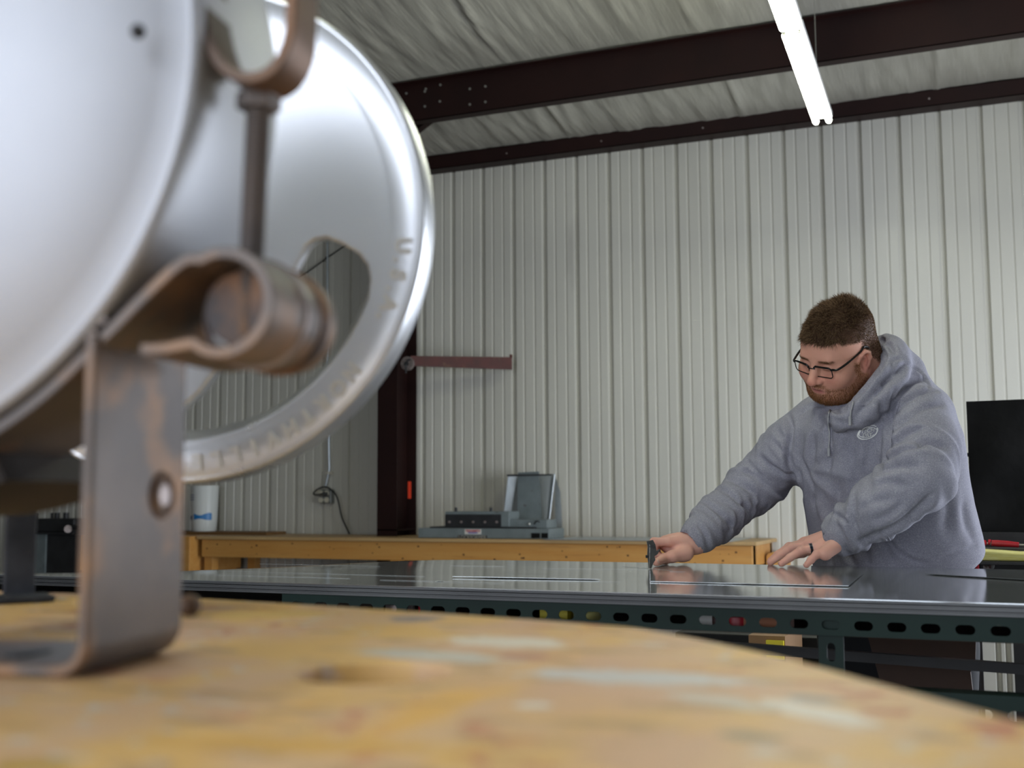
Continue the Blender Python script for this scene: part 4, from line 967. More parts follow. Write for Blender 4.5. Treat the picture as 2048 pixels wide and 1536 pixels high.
for q in (-1, 1):
    s.add(s.ell((.0140*q, .1035, -.0340), (.0080, .0105, .0078)), .006)
    s.sub(s.cone((.0065*q, .1160, -.0430), (.0085*q, .1040, -.0400), .0032, .0030), .003)
s.add(s.ell((0, .080, -.058), (.030, .018, .020)), .014)
s.sub(s.cone((0, .106, -.0425), (0, .101, -.051), .0028, .0030), .005)
s.add(s.cone((-.018, .0885, -.0620), (.0, .0975, -.0590), .0042, .0055), .004); s.add(s.cone((.0, .0975, -.0590), (.018, .0885, -.0620), .0055, .0042), .004)
s.add(s.cone((-.015, .0880, -.0695), (.015, .0880, -.0695), .0050, .0050), .006); s.add(s.cone((-.006, .0925, -.0700), (.006, .0925, -.0700), .0055, .0055), .006)
s.sub(s.cone((-.024, .090, -.0652), (.024, .090, -.0652), .0016, .0016), .0025)
s.sub(s.cone((-.012, .100, -.0647), (.012, .100, -.0647), .0020, .0020), .0025)
# ears
for q in (-1, 1):
    e0 = [(.071, .010, -.006), (.076, .016, .010), (.081, .010, .027), (.084, -.006, .033), (.086, -.019, .025), (.085, -.022, .008), (.081, -.016, -.010), (.076, -.006, -.022), (.072, .003, -.027)]
    e0 = [((.0745+(a-.0745)*1.0)*q, b*.98+.010, c*.98-.017) for a, b, c in e0]
    D_ = s.ell((.074*q, .005, -.014), (.0085, .019, .030)); s.add(D_, .006)
    s.sub(s.ell((.0825*q, .009, -.017), (.0085, .0095, .0155)), .004)
    s.chain(e0, [.0045, .0042, .0045, .0048, .0050, .0050, .0050, .0065, .0062], .0035, .004)
    s.chain([(.0795*q, .001, -.001), (.081*q, -.001, -.012), (.079*q, .004, -.025)], [.0030, .0036, .0034], .003, .003)
    s.add(s.ell((.0745*q, .020, -.019), (.0055, .0045, .0065)), .003)
# neck
nk = (k_(1772, 800, 2.92)-HC)@HB.T
s.add(s.cone((0, -.035, -.020), nk*1.0, .064, .072), .03)
s.add(s.ell((0, -.075, -.020), (.055, .036, .050)), .03)
HV, HFc = s.mesh(); HV = lap(HV, HFc, 2, .4)
a, b, c = HV.T
rs = np.random.RandomState(11)
def fbm(P_, f, seed):
    r = np.random.RandomState(seed); o = np.zeros(len(P_))
    for i in range(10):
        w = r.normal(size=3); w /= np.linalg.norm(w); o += np.sin(P_@w*f*r.uniform(.6, 1.9)+r.uniform(0, 6.28))
    return o/4.5
sm = lambda x, lo, hi: (lambda t: t*t*(3-2*t))(np.clip((x-lo)/(hi-lo), 0, 1))
def hair_mask(P_):       # 1 inside the hair
    a, b, c = P_.T; n = fbm(P_, 120, 4)*.003
    line = np.where(b > .03, .066+.0*b, .066+(b-.03)*.05)
    front = c-(.058+.10*np.clip(.085-b, 0, .1)*0)+n            # front hairline height
    f = np.maximum(sm(c+n, .058, .066)*sm(b, .050, .060), 0)
    f = np.maximum(f, sm(c+n-.25*(b-.02), .040, .050)*(1-sm(b, .056, .064)))            # temples
    f = np.maximum(f, sm(-b+n, -.012, .004)*sm(c+n*1.5-1.1*b, .012, .026))       # above and behind the ears
    f = np.maximum(f, sm(-b, .045, .055)*sm(c, -.055, -.035))
    ear = np.exp(-(((np.abs(a)-.082)/.011)**2+((b-.008)/.020)**2+((c+.014)/.026)**2))
    return f*(1-sm(ear, .18, .34))
def beard_mask(P_):
    a, b, c = P_.T; n = fbm(P_, 150, 6)*.003
    jaw = sm(-c+n, .064, .078)*sm(b, -.005, .012)
    side = sm(b+n, .000, .008)*(1-sm(b+n, .028, .046))*sm(-c, -.004, .012)*sm(np.abs(a), .045, .055)
    low = sm(-c+n, .050+0*a, .066)*sm(np.abs(a), .030, .040)*sm(b, 0, .01)*(1-sm(b, .070, .085)*0)
    line = sm(-c-.5*(b-.02)+n, .030, .045)*sm(b, .0, .01)*(1-sm(b, .055, .072))*sm(np.abs(a), .03, .045)
    mus = np.exp(-((np.abs(a)-.010)/.016)**2-((c+.0520)/.0065)**2)*sm(b, .078, .088)*1.3
    gote = np.exp(-((np.abs(a)-.028)/.007)**2)*sm(-c, .052, .060)*sm(b, .07, .085)
    m_ = np.maximum.reduce([jaw, side, low*.9, line, mus, gote])
    lips = np.exp(-((a/.020)**4+((c+.066)/.0090)**4+((b-.092)/.016)**4)); m_ = m_*(1-sm(lips, .2, .5))
    ul = np.exp(-((a/.012)**2+((c+.0800)/.006)**2))*sm(b, .08, .088); m_ = m_*(1-.6*ul)
    under = sm(-c, .125, .150)*(1-sm(b, .03, .06)); m_ = m_*(1-under)
    ear = np.exp(-(((np.abs(a)-.080)/.010)**2+((b-.004)/.020)**2+((c+.015)/.034)**2)); m_ = m_*(1-sm(ear, .3, .5))
    return np.clip(m_, 0, 1)*(1-sm(-b, .0, .01))
def skin_tint(P_, base=(.76, .39, .28)):
    T = np.tile(np.array(base), (len(P_), 1)); n = fbm(P_, 60, 9)[:, None]; T = T*(1+.05*n)
    return T
T = skin_tint(HV)
def mixc(T, m_, col): m_ = np.clip(m_, 0, 1)[:, None]; return T*(1-m_)+np.array(col)*m_
red = np.exp(-(((np.abs(a)-.040)/.022)**2+((c+.030)/.020)**2))*sm(b, .05, .07)*.45+np.exp(-((a/.014)**2+((c+.033)/.014)**2))*sm(b, .1, .11)*.5
red = np.maximum(red, np.exp(-(((np.abs(a)-.083)/.006)**2))*np.exp(-((b-.006)/.022)**2)*np.exp(-((c+.013)/.034)**2)*.7)
T = mixc(T, red, (.60, .20, .155))
T = mixc(T, np.exp(-((a/.019)**4+((c+.066)/.0072)**4))*sm(b, .080, .088)*.85, (.46, .15, .135))
hm = hair_mask(HV); bm_ = beard_mask(HV)
T = mixc(T, bm_*.55, (.36, .16, .075)); fade = 1-.16*sm(np.abs(a), .050, .066)*(1-sm(c, .035, .075))*sm(b, -.05, .0)-.3*(1-sm(c, .0, .05))*sm(-b, .0, .03)
T = mixc(T, hm*.93*fade, (.070, .038, .022))
# eyebrows and lashes
br_ = np.exp(-(((np.abs(a)-.031)/.017)**4+((c-.0195-.10*(.031-np.abs(a))*0)/.0045)**4))*sm(b, .080, .086)
T = mixc(T, br_*.5, (.22, .11, .055))
lash = np.exp(-(((np.abs(a)-.0315)/.013)**4+((c+.0045)/.0014)**2))*sm(b, .082, .088); T = mixc(T, lash*.9, (.08, .035, .025))
T = mixc(T, np.exp(-(((a)/.022)**2+((c+.0652)/.0016)**2))*sm(b, .08, .088)*.85, (.16, .04, .035))  # shade of the crease between the lips, put into the tint
keep_neck = True
NH = normals(HV, HFc)
body_parts = [(hw(HV), HFc, T)]

# ---- strands
def strands(name, mask, n, length, lift, comb, width, colA, colB, seed, jit=.35, parent=None):
    r = np.random.RandomState(seed); m_ = mask(HV); Fq = np.asarray(HFc); fm = m_[Fq].mean(1)
    ar = np.linalg.norm(np.cross(HV[Fq[:, 2]]-HV[Fq[:, 0]], HV[Fq[:, 3]]-HV[Fq[:, 1]]), axis=1)
    pr = fm*ar*(fm > .25); pr /= pr.sum(); f = r.choice(len(Fq), n, p=pr); u = r.dirichlet([1, 1, 1, 1], n)
    P_ = (HV[Fq[f]]*u[..., None]).sum(1); Nn = NH[Fq[f]].mean(1); Nn /= np.linalg.norm(Nn, axis=1)[:, None]
    ln = length(P_)*r.uniform(.6, 1.15, n); cb = comb(P_); cb = cb-(cb*Nn).sum(1)[:, None]*Nn
    d = Nn*lift(P_)[:, None]+cb+r.normal(size=(n, 3))*jit*.5
    d /= np.linalg.norm(d, axis=1)[:, None]; sd = np.cross(d, r.normal(size=(n, 3))); sd /= np.linalg.norm(sd, axis=1)[:, None]; s2 = np.cross(d, sd)
    cl = cb/(np.linalg.norm(cb, axis=1)[:, None]+1e-9); V = []; w = width
    root = P_-Nn*.0008; mid = P_+d*(ln*.5)[:, None]; d2 = d+cl*.45; d2 /= np.linalg.norm(d2, axis=1)[:, None]; tip = mid+d2*(ln*.5)[:, None]
    X = [root+sd*w, root-sd*w*.5+s2*w*.8, root-sd*w*.5-s2*w*.8, mid+sd*w*.8, mid-sd*w*.4+s2*w*.65, mid-sd*w*.4-s2*w*.65, tip]
    VV = np.stack(X, 1).reshape(-1, 3); base = (np.arange(n)*7)[:, None]
    quads = np.concatenate([base+np.array([[0, 1, 4, 3]]), base+np.array([[1, 2, 5, 4]]), base+np.array([[2, 0, 3, 5]])])
    tris = np.concatenate([base+np.array([[3, 4, 6]]), base+np.array([[4, 5, 6]]), base+np.array([[5, 3, 6]])])
    t = r.uniform(0, 1, n)[:, None]**1.5; cc = (np.array(colA)*(1-t)+np.array(colB)*t); cc = np.repeat(cc, 7, 0)
    return link_mesh(name, toW(hw(VV)), [tuple(q) for q in quads]+[tuple(q) for q in tris], MT['hair'], parent, smooth=180, attrs={'tint': cc})
def hlen(P_):
    a, b, c = P_.T; top = sm(c, .070, .105); fr = sm(b, .03, .07)*sm(c, .055, .065); return (.0035+.017*top+.016*np.maximum(fr, 0))*(1+.35*fbm(P_, 100, 73))
hair = strands('hair', hair_mask, 26000, hlen, lambda P_: .9-.25*sm(P_[:, 1], .02, .07), lambda P_: (np.array([.0, .62, .16])+.45*np.stack([fbm(P_, 90, 71), 0*P_[:, 0], .5*fbm(P_, 110, 72)], 1))*sm(P_[:, 2], .04, .09)[:, None]+np.array([0, -.05, -.5])*(1-sm(P_[:, 2], .04, .09))[:, None], .00046, (.055, .028, .016), (.30, .19, .10), 21, .6, parent=MAN)
hair['label'] = 'short brown hair'
beard = strands('beard', beard_mask, 7500, lambda P_: .0045+.005*sm(-P_[:, 2], .07, .10), lambda P_: .55+0*P_[:, 0], lambda P_: np.array([0, .1, -.9])+0*P_, .00034, (.20, .078, .030), (.52, .26, .11), 22, parent=MAN)
beard['label'] = 'reddish brown beard'
for q in (-1, 1):
    strands('eyebrow', lambda P_: (P_[:, 0]*q > 0)*np.exp(-(((np.abs(P_[:, 0])-.031)/.017)**4+((P_[:, 2]-.0195)/.0040)**4))*sm(P_[:, 1], .078, .084), 240, lambda P_: .006+0*P_[:, 0], lambda P_: .35+0*P_[:, 0], lambda P_: np.stack([np.sign(P_[:, 0]), 0*P_[:, 0], .1+0*P_[:, 0]], 1), .00026, (.16, .08, .04), (.30, .17, .09), 23, .2, parent=MAN)

# ---- glasses (worn: they move with the head, so they are a part of the man)
GL = G()
def rrect(cx, cz, w, h_, r, q):
    o_ = []
    for (sx_, sz_, a0) in ((1, 1, 0), (-1, 1, 90), (-1, -1, 180), (1, -1, 270)):
        for t in np.linspace(0, 90, 6):
            an = math.radians(a0+t); x_ = cx+sx_*(w/2-r)+r*math.cos(an); z_ = cz+sz_*(h_/2-r)+r*math.sin(an)
            z_ += 0.0; yy = .1060-.9*max(0, abs(x_)-.012)**2*4.2+.10*(z_+.004)
            o_.append((x_, yy, z_))
    return o_
for q in (-1, 1):
    pts = rrect(.0320*q-.004, -.0045, .0485, .029, .0075, q); P_ = [toW(hw(p)) for p in pts]
    rr_ = [.0021 if p[2] > .004 else .00125 for p in pts]
    GL.tube(P_, rr_, 8, closed=True)
    for lift_ in (.0012, ): GL.tube([toW(hw((p[0], p[1], p[2]+lift_))) for p in pts if p[2] > .0095], .0018, 8)
GL.tube([toW(hw(p)) for p in spline([(-.0150, .1065, .002), (-.004, .1105, .0040), (.0070, .1065, .002)], 4)], .0014, 8)
for q in (-1, 1):
    y0 = .1060-.9*max(0, .0585-.012)**2*4.2
    GL.tube([toW(hw(p)) for p in spline([(.0560*q-.004, y0+.001, .0055), (.0655*q, .0930, .0065), (.0735*q, .060, .0110), (.0790*q, .016, .0190), (.0800*q, .002, .0250), (.0780*q, -.018, .014), (.0765*q, -.024, -.004)], 5)], [.0027]*11+[.0023]*20, 8)
gl = GL.build('glasses', MT['frame'], MAN); gl['label'] = 'black rectangular glasses'
for q in (-1, 1):
    pts = rrect(.0320*q-.004, -.0045, .0470, .0275, .0070, q); ctr = np.mean([np.array(p) for p in pts], 0)+np.array([0, .001, 0]); g = G(); V = [toW(hw(p)) for p in pts]+[toW(hw(ctr))]
    n = len(pts); V += [v-toW(hw((0, .0008, 0)))+toW(hw((0, 0, 0))) for v in V]; m_ = n+1
    g.add(V, [(i, (i+1) % n, n) for i in range(n)]+[(m_+(i+1) % n, m_+i, m_+n) for i in range(n)]+[(i, m_+i, m_+(i+1) % n, (i+1) % n) for i in range(n)])
    g.build('lens', MT['glass'], gl, smooth=60)

# ---- hands
def hand(box, fn, h=.0016):
    s = SDF(*box, h); fn(s); V, F_ = s.mesh(); return lap(V, F_, 2, .35), F_
tz = lambda x, y, lift=0: wtok(atZ(x, y, -.1672)+np.array([0, 0, lift]))       # a point just above the top sheet
HT_ = ZT-H
# his left hand, flat on the steel
W0 = k_(1700, 1064, 2.72); KN = {}
tips = {'index': tz(1541, 1128, .008), 'middle': tz(1541, 1131.5, .008), 'ring': tz(1563, 1134.5, .008), 'pinky': tz(1613, 1137, .0075)}
def up_(p, d): q = toW(p)+np.array([0, 0, d]); return wtok(q)
kn = {'index': tz(1610, 1129, .050), 'middle': tz(1620, 1132, .051), 'ring': tz(1636, 1134.5, .045), 'pinky': tz(1651, 1136.5, .034)}
Wl = k_(1696, 1064, 2.73)
def lefthand(s):
    cen = (kn['middle']+kn['ring'])/2
    rr_ = {'index': .0105, 'middle': .0108, 'ring': .0103, 'pinky': .0092}
    s.cone; D_ = None
    for kx in kn:                                    # metacarpals
        d = s.cone(kn[kx], Wl+(kn[kx]-cen)*.22, rr_[kx]+.0034, .0200); s.add(d, .016)
    s.add(s.cone(Wl, k_(1740, 1034, 2.70), .0265, .034), .02)
    s.add(s.cone(up_(kn['pinky'], -.001), Wl+np.array([.002, -.004, 0]), .011, .018), .014)
    s.add(s.cone(up_(kn['ring'], -.006), up_(kn['pinky'], -.002), .012, .010), .010); s.add(s.cone(up_(kn['middle'], -.014), Wl+np.array([0, -.008, .004]), .014, .020), .016)
    # thumb on the far side
    s.chain([Wl+np.array([-.012, -.004, .020]), tz(1612, 1128, .024)+np.array([0, 0, .030]), tz(1575, 1126, .011)+np.array([0, 0, .020])], [.016, .0125, .0095], .012)
    for kx in kn:
        K_, T_ = kn[kx], tips[kx]; r_ = rr_[kx]; bul = {'index': .010, 'middle': .011, 'ring': .010, 'pinky': .009}[kx]
        p1 = up_(K_*.56+T_*.44, bul); p2 = up_(K_*.24+T_*.76, bul*.55)
        F0 = np.full_like(s.F, 1); d = smin(s.cone(K_, p1, r_+.0012, r_*.96), s.cone(p1, p2, r_*.99, r_*.88), .004); d = smin(d, s.cone(p2, T_, r_*.90, r_*.74), .004)
        d = smin(d, s.ell(p1, (r_*1.06,)*3), .003)
        s.F = smin(s.F, d.astype(np.float32), .0035)
        s.add(s.ell(up_(K_, .002), (r_*1.12,)*3), .008)
    # tendons
    for kx in kn: s.add(s.cone(up_(kn[kx], .008), up_(Wl+(kn[kx]-cen)*.3, .018), .0035, .0025), .008)
allp = list(kn.values())+list(tips.values())+[k_(1740, 1040, 2.70), Wl]
lo = np.min(allp, 0)-.035; hi = np.max(allp, 0)+.045
LV, LF = hand((lo, hi), lefthand)
# his right hand, closed round the marking tool
KR = k_(1302, 1098, 2.87)
tt_ = tz(1313, 1133, .0095); TH = [k_(1372, 1106, 2.865), k_(1345, 1113, 2.845), k_(1328, 1118, 2.84), tt_]
Wr = k_(1392, 1083, 2.90)
def righthand(s):
    s.add(s.cone(Wr, k_(1425, 1062, 2.915), .0270, .032), .02)
    s.add(s.cone(Wr, k_(1350, 1092, 2.905), .0275, .0285), .02)
    s.add(s.cone(k_(1355, 1088, 2.90), k_(1330, 1086, 2.90), .0240, .0180), .016)
    # knuckle row runs away from the camera; fingers curl down round the tool
    for i, (zk, r_) in enumerate(((2.872, .0106), (2.892, .0108), (2.912, .0102), (2.930, .0092))):
        K_ = k_(1338+1.5*i, 1083+1.5*i, zk); p1 = k_(1308+2*i, 1084+2*i, zk-.002); p2 = k_(1307+2.5*i, 1106+1*i, zk-.004); p3 = k_(1326+2*i, 1117, zk-.004)
        s.add(s.cone(k_(1378, 1084, 2.90+(zk-2.9)*.5), K_, .016, r_+.002), .010)
        d = smin(s.cone(K_, p1, r_+.0008, r_), s.cone(p1, p2, r_, r_*.92), .005); d = smin(d, s.cone(p2, p3, r_*.92, r_*.8), .005); s.F = smin(s.F, d.astype(np.float32), .003)
    s.chain(TH, [.0185, .0140, .0118, .0092], .010, .008)
    s.add(s.ell(k_(1362, 1108, 2.872), (.022, .018, .020)), .014)
    s.add(s.ell(TH[2], (.0122,)*3), .004)
allp = [KR, Wr, k_(1425, 1062, 2.915), k_(1345, 1116, 2.95), tt_]
lo = np.min(allp, 0)-.036; hi = np.max(allp, 0)+.040
RV, RF = hand((lo, hi), righthand)
for V_, F_ in ((LV, LF), (RV, RF)):
    Wd = toW(V_); lowm = Wd[:, 2] < ZT+.0016; Wd[lowm, 2] = ZT+.0016; V2 = wtok(Wd)
    Tt = skin_tint(V_, (.74, .41, .33)); body_parts.append((V2, F_, Tt))
def knuck(T_, V_, pts, r_, amt=.35):
    for p in pts: T_[:] = mixc(T_, np.exp(-(np.linalg.norm(V_-p, axis=1)/r_)**2)*amt, (.58, .20, .16))
knuck(body_parts[1][2], body_parts[1][0], [kn[k]*.56+tips[k]*.44 for k in kn]+list(tips.values())+list(kn.values()), .011)
knuck(body_parts[2][2], body_parts[2][0], TH+[k_(1308, 1084, 2.87), k_(1340, 1083, 2.88)], .012)
# the trunk and arms under the clothes keep head and hands one continuous body
s = SDF(k_(1360, 1300, 2.95)-np.array([.02, 0, .5]), np.array([k_(1985, 700, 2.7)[0], k_(1985, 745, 2.8)[1], 3.25]), .014)
SHR, ELR = k_(1632, 850, 2.985), k_(1497, 982, 3.04); SHL, ELL = k_(1822, 850, 2.79), k_(1836, 952, 2.645)
s.chain([k_(1785, 1290, 2.95), k_(1783, 1130, 2.94), k_(1765, 1000, 2.93), k_(1745, 880, 2.89), k_(1750, 800, 2.88)], [.14, .15, .14, .125, .08], .05, .03)
s.chain([SHR, ELR, k_(1400, 1076, 2.905)], [.050, .040, .026], .03); s.chain([SHL, ELL, k_(1716, 1056, 2.712)], [.048, .040, .028], .03)
s.add(s.cone(k_(1750, 800, 2.88), k_(1742, 770, 2.87), .065, .060), .02)
TV, TF = s.mesh(); body_parts.append((TV, TF, skin_tint(TV)))
off = 0; AV = []; AF = []; AT = []
for V_, F_, T_ in body_parts: AV.append(toW(V_)); AF.append(np.asarray(F_)+off); AT.append(T_); off += len(V_)
link_mesh('body', np.concatenate(AV), np.concatenate(AF), MT['skin'], MAN, smooth=180, attrs={'tint': np.concatenate(AT)})
# fingernails
g = G()
def nail(tip, prev, r_, upv):
    d = tip-prev; d /= np.linalg.norm(d); u = upv-d*(upv@d); u /= np.linalg.norm(u); x_ = np.cross(u, d)
    g.ball(toW(tip+d*.001+u*r_*.62), (r_*.62, r_*.80, r_*.22), 12, np.array([x_, d, u])@BAS)
UPK = ez_@BAS.T
nail(TH[3], TH[2], .0100, np.array([.15, .3, -1.0])); nail(tips['middle'], kn['middle'], .0082, UPK); nail(tips['ring'], kn['ring'], .0082, UPK); nail(tips['pinky'], kn['pinky'], .0072, UPK)
g.build('fingernails', MT['nail'], MAN, smooth=180)
# ring on the ring finger
K_, T_ = kn['ring'], tips['ring']; p1 = up_(K_*.56+T_*.44, .010); rc = K_*.60+p1*.40; rd = (p1-K_)/np.linalg.norm(p1-K_)
Rg = G().revolve([(.0112, -.0030), (.0122, -.0028), (.0124, 0), (.0122, .0028), (.0112, .0030), (.0108, 0), (.0112, -.0030)], toW(rc), rd@BAS, 48).build('wedding_ring', MT['ring'], MAN, smooth=50)
g = G()
for e_ in (-.0030, .0030): g.revolve([(.0112, e_-.0005), (.0131, e_-.0005), (.0131, e_+.0005), (.0112, e_+.0005)], toW(rc), rd@BAS, 40)
g.build('bright_ring_edge', MT['ringb'], Rg, smooth=50)

# ---- hoodie
TY = math.radians(46)
sx1, sx2 = k_(1345, 1300, 3.0)[0]-.02, k_(2000, 0, 2.8)[0]
s = SDF((sx1, k_(0, 1190, 2.9)[1], 2.50), (sx2, k_(0, 645, 2.9)[1], 3.18), .0052)
st_ = [(1195, 1802, .205, .190, 2.950), (1130, 1795, .212, .198, 2.945), (1065, 1788, .212, .194, 2.935), (1000, 1772, .211, .184, 2.925), (930, 1757, .216, .176, 2.905), (860, 1748, .214, .160, 2.885), (815, 1750, .185, .125, 2.885), (780, 1758, .115, .095, 2.89), (745, 1765, .065, .07, 2.90)]
ys = np.array([k_(0, r[0], r[4])[1] for r in st_]); cx_ = np.array([k_(r[1], 0, r[4])[0] for r in st_]); rb_ = np.array([r[2] for r in st_]); rd_ = np.array([r[3] for r in st_]); cz_ = np.array([r[4] for r in st_])
Yg = s.P[..., 1]; f_ = lambda a_: np.interp(Yg, ys, a_)
dx = s.P[..., 0]-f_(cx_); dz = s.P[..., 2]-f_(cz_); ct, st2 = math.cos(TY), math.sin(TY)
u_ = dx*ct-dz*st2; v_ = dx*st2+dz*ct                     # u: towards his left shoulder, v: towards his back
rb = f_(rb_); rd2 = f_(rd_); tor = (np.sqrt((u_/rb)**2+(v_/rd2)**2)-1)*np.minimum(rb, rd2)
tor = smax(tor, (Yg-ys[-1]-.02).astype(np.float32), .03); tor = smax(tor, (k_(0, 1186, 2.9)[1]-Yg), .01)
s.add(tor, .01)
s.add(s.ell(k_(1775, 812, 2.92), (.15, .070, .14)), .06)
CR0, CR1 = k_(1383, 1083, 2.900), k_(1402, 1067, 2.910)
def armchain(pts, rs_): return pts, rs_
AR = [k_(1645, 856, 2.975), k_(1582, 903, 3.0), k_(1504, 976, 3.035), k_(1436, 1036, 2.965), CR1]
s.chain(AR, [.086, .077, .064, .056, .049], .018, .03)
CL0, CL1 = k_(1666, 1077, 2.735), k_(1690, 1064, 2.720)
AL = [k_(1832, 838, 2.775), k_(1846, 900, 2.70), k_(1840, 954, 2.630), k_(1768, 1010, 2.655), CL1]
s.chain(AL, [.082, .080, .073, .066, .0535], .016, .03)
# cuffs: slightly narrower ribbed bands, hollow at the wrist
for c0, c1, r_ in ((CR0, CR1, .0385), (CL0, CL1, .0425)):
    d = (c0-c1)/np.linalg.norm(c0-c1)
    s.add(s.cone(c1-d*.006, c0+d*.006, r_+.003, r_-.001), .004)
    pr_ = (s.P-c0.astype(np.float32))@d.astype(np.float32); near = np.linalg.norm(s.P-c0, axis=-1) < .12
    s.F = np.where(near, smax(s.F, pr_-.010, .003), s.F)
    s.sub(s.cone(c0-d*.012, c0+d*.05, r_-.0075, r_-.006), .003)
# hood: heavy rolled collar and the hood bag on his back
ring_ = [k_(1690, 838, 2.740), k_(1728, 822, 2.735), k_(1766, 780, 2.745), k_(1790, 736, 2.79), k_(1788, 706, 2.85), k_(1770, 696, 2.91), k_(1722, 735, 2.985), k_(1680, 790, 2.97), k_(1660, 820, 2.90), k_(1668, 838, 2.80)]
rp = spline(ring_, 4, True); rr2 = np.interp(np.arange(len(rp))/4, range(11), [.014, .022, .028, .031, .029, .024, .024, .020, .014, .012, .014])
s.chain(list(rp)+[rp[0]], list(rr2)+[rr2[0]], .016, .02)
hoodbag = [k_(1775, 712, 2.93), k_(1808, 742, 2.88), k_(1812, 765, 2.86)]
s.chain(hoodbag, [.045, .042, .05], .03, .03)
# neck opening
s.sub(s.cone(k_(1706, 776, 2.845), k_(1688, 700, 2.82), .056, .090), .010)
s.sub(s.cone(k_(1742, 716, 2.885), k_(1722, 650, 2.87), .040, .060), .010)
# hem rises towards his back
hp = k_(1962, 1094, 2.90); hd_ = np.array([.50, -.86, 0]); s.F = smax(s.F, (((s.P-hp.astype(np.float32))@hd_.astype(np.float32))), .006)
PV, PF = s.mesh(); PV = lap(PV, PF, 3, .5)
N_ = normals(PV, PF)
# wrinkles: folds that run round the arms and slant across the trunk
disp = np.zeros(len(PV))
def armfolds(pts, amp, cyc, seed, tw):
    P_ = np.array(pts); best = np.full(len(PV), 9.); tpar = np.zeros(len(PV)); L0 = 0; ax = np.zeros((len(PV), 3)); rad = np.zeros((len(PV), 3))
    for i in range(len(P_)-1):
        ba = P_[i+1]-P_[i]; L_ = np.linalg.norm(ba); t = np.clip(((PV-P_[i])@ba)/L_**2, 0, 1); q = PV-P_[i]-t[:, None]*ba; d = np.linalg.norm(q, axis=1); m_ = d < best
        best[m_] = d[m_]; tpar[m_] = (L0+t*L_)[m_]; ax[m_] = ba/L_; rad[m_] = q[m_]; L0 += L_
    ph = np.arctan2(rad@np.array([0, 1, 0.]), rad@np.array([0, 0, 1.]))
    w = sm(.108-best, 0, .012)*sm(tpar, .03, .12)*(1-sm(tpar, L0-.03, L0))
    n = fbm(PV, 14, seed)*1.1; n2 = fbm(PV, 30, seed+1)
    v = tpar*cyc+tw*np.sin(ph+.6+n*.5)*1.0+n*1.2; f1 = 1-np.abs(np.sin(v)); f2 = np.sin(v*1.9+n2*1.5)
    return w*amp*(1.25*(f1**2.3-.27)+.30*f2)*(.55+.45*np.clip(n2+.5, 0, 1.4))
disp += armfolds(AR, .0165, 58, 31, 1.6); disp += armfolds(AL, .0145, 46, 41, 1.8)
# seams at the cuffs
for c0, c1, pts in ((CR0, CR1, AR), (CL0, CL1, AL)):
    d = (c0-c1)/np.linalg.norm(c0-c1); q = (PV-c1)@d; near = np.linalg.norm(PV-c1, axis=1) < .085
    disp -= near*.0045*np.exp(-((q+.012)/.004)**2); disp += near*.0055*np.exp(-((q+.026)/.009)**2)*(1+.4*fbm(PV, 90, 3))
nn_ = fbm(PV, 9, 51); n3_ = fbm(PV, 22, 52)
tw_ = sm(-PV[:, 1], -k_(0, 1060, 2.9)[1]-.18, -k_(0, 1060, 2.9)[1]+.05)
q_ = (PV-k_(1760, 930, 2.9))
armd = np.minimum.reduce([np.linalg.norm(np.cross(PV-A_, (B_-A_)/np.linalg.norm(B_-A_)), axis=1)+10*((((PV-A_)@(B_-A_))/((B_-A_)@(B_-A_)) < -.1) | (((PV-A_)@(B_-A_))/((B_-A_)@(B_-A_)) > 1.1)) for A_, B_ in ((AR[0], AR[2]), (AR[2], AR[4]), (AL[0], AL[2]), (AL[2], AL[4]))])
trunk = sm(armd, .09, .125)
# pulled folds radiating from the armpits and from the collar
for src_, cyc, amp, rng_ in ((k_(1600, 940, 2.86), 11, .012, .28), (k_(1815, 870, 2.66), 12, .011, .24), (k_(1690, 830, 2.73), 14, .008, .18)):
    w = PV-src_; dist = np.linalg.norm(w, axis=1); an = np.arctan2(w[:, 1], w[:, 0]-w[:, 2]*.5)
    disp += trunk*amp*(1-sm(dist, .04, rng_))*(1-np.abs(np.sin(an*cyc/2+nn_*.8)))**1.4*sm(dist, .02, .05)
disp += trunk*.0045*np.sin(nn_*3+PV[:, 1]*30+PV[:, 0]*14)*tw_*(.5+.5*n3_)
disp += .003*n3_*trunk+.0008*fbm(PV, 60, 53)
PV = PV+N_*(disp*.75)[:, None]
PV = lap(PV, PF, 5, .45)
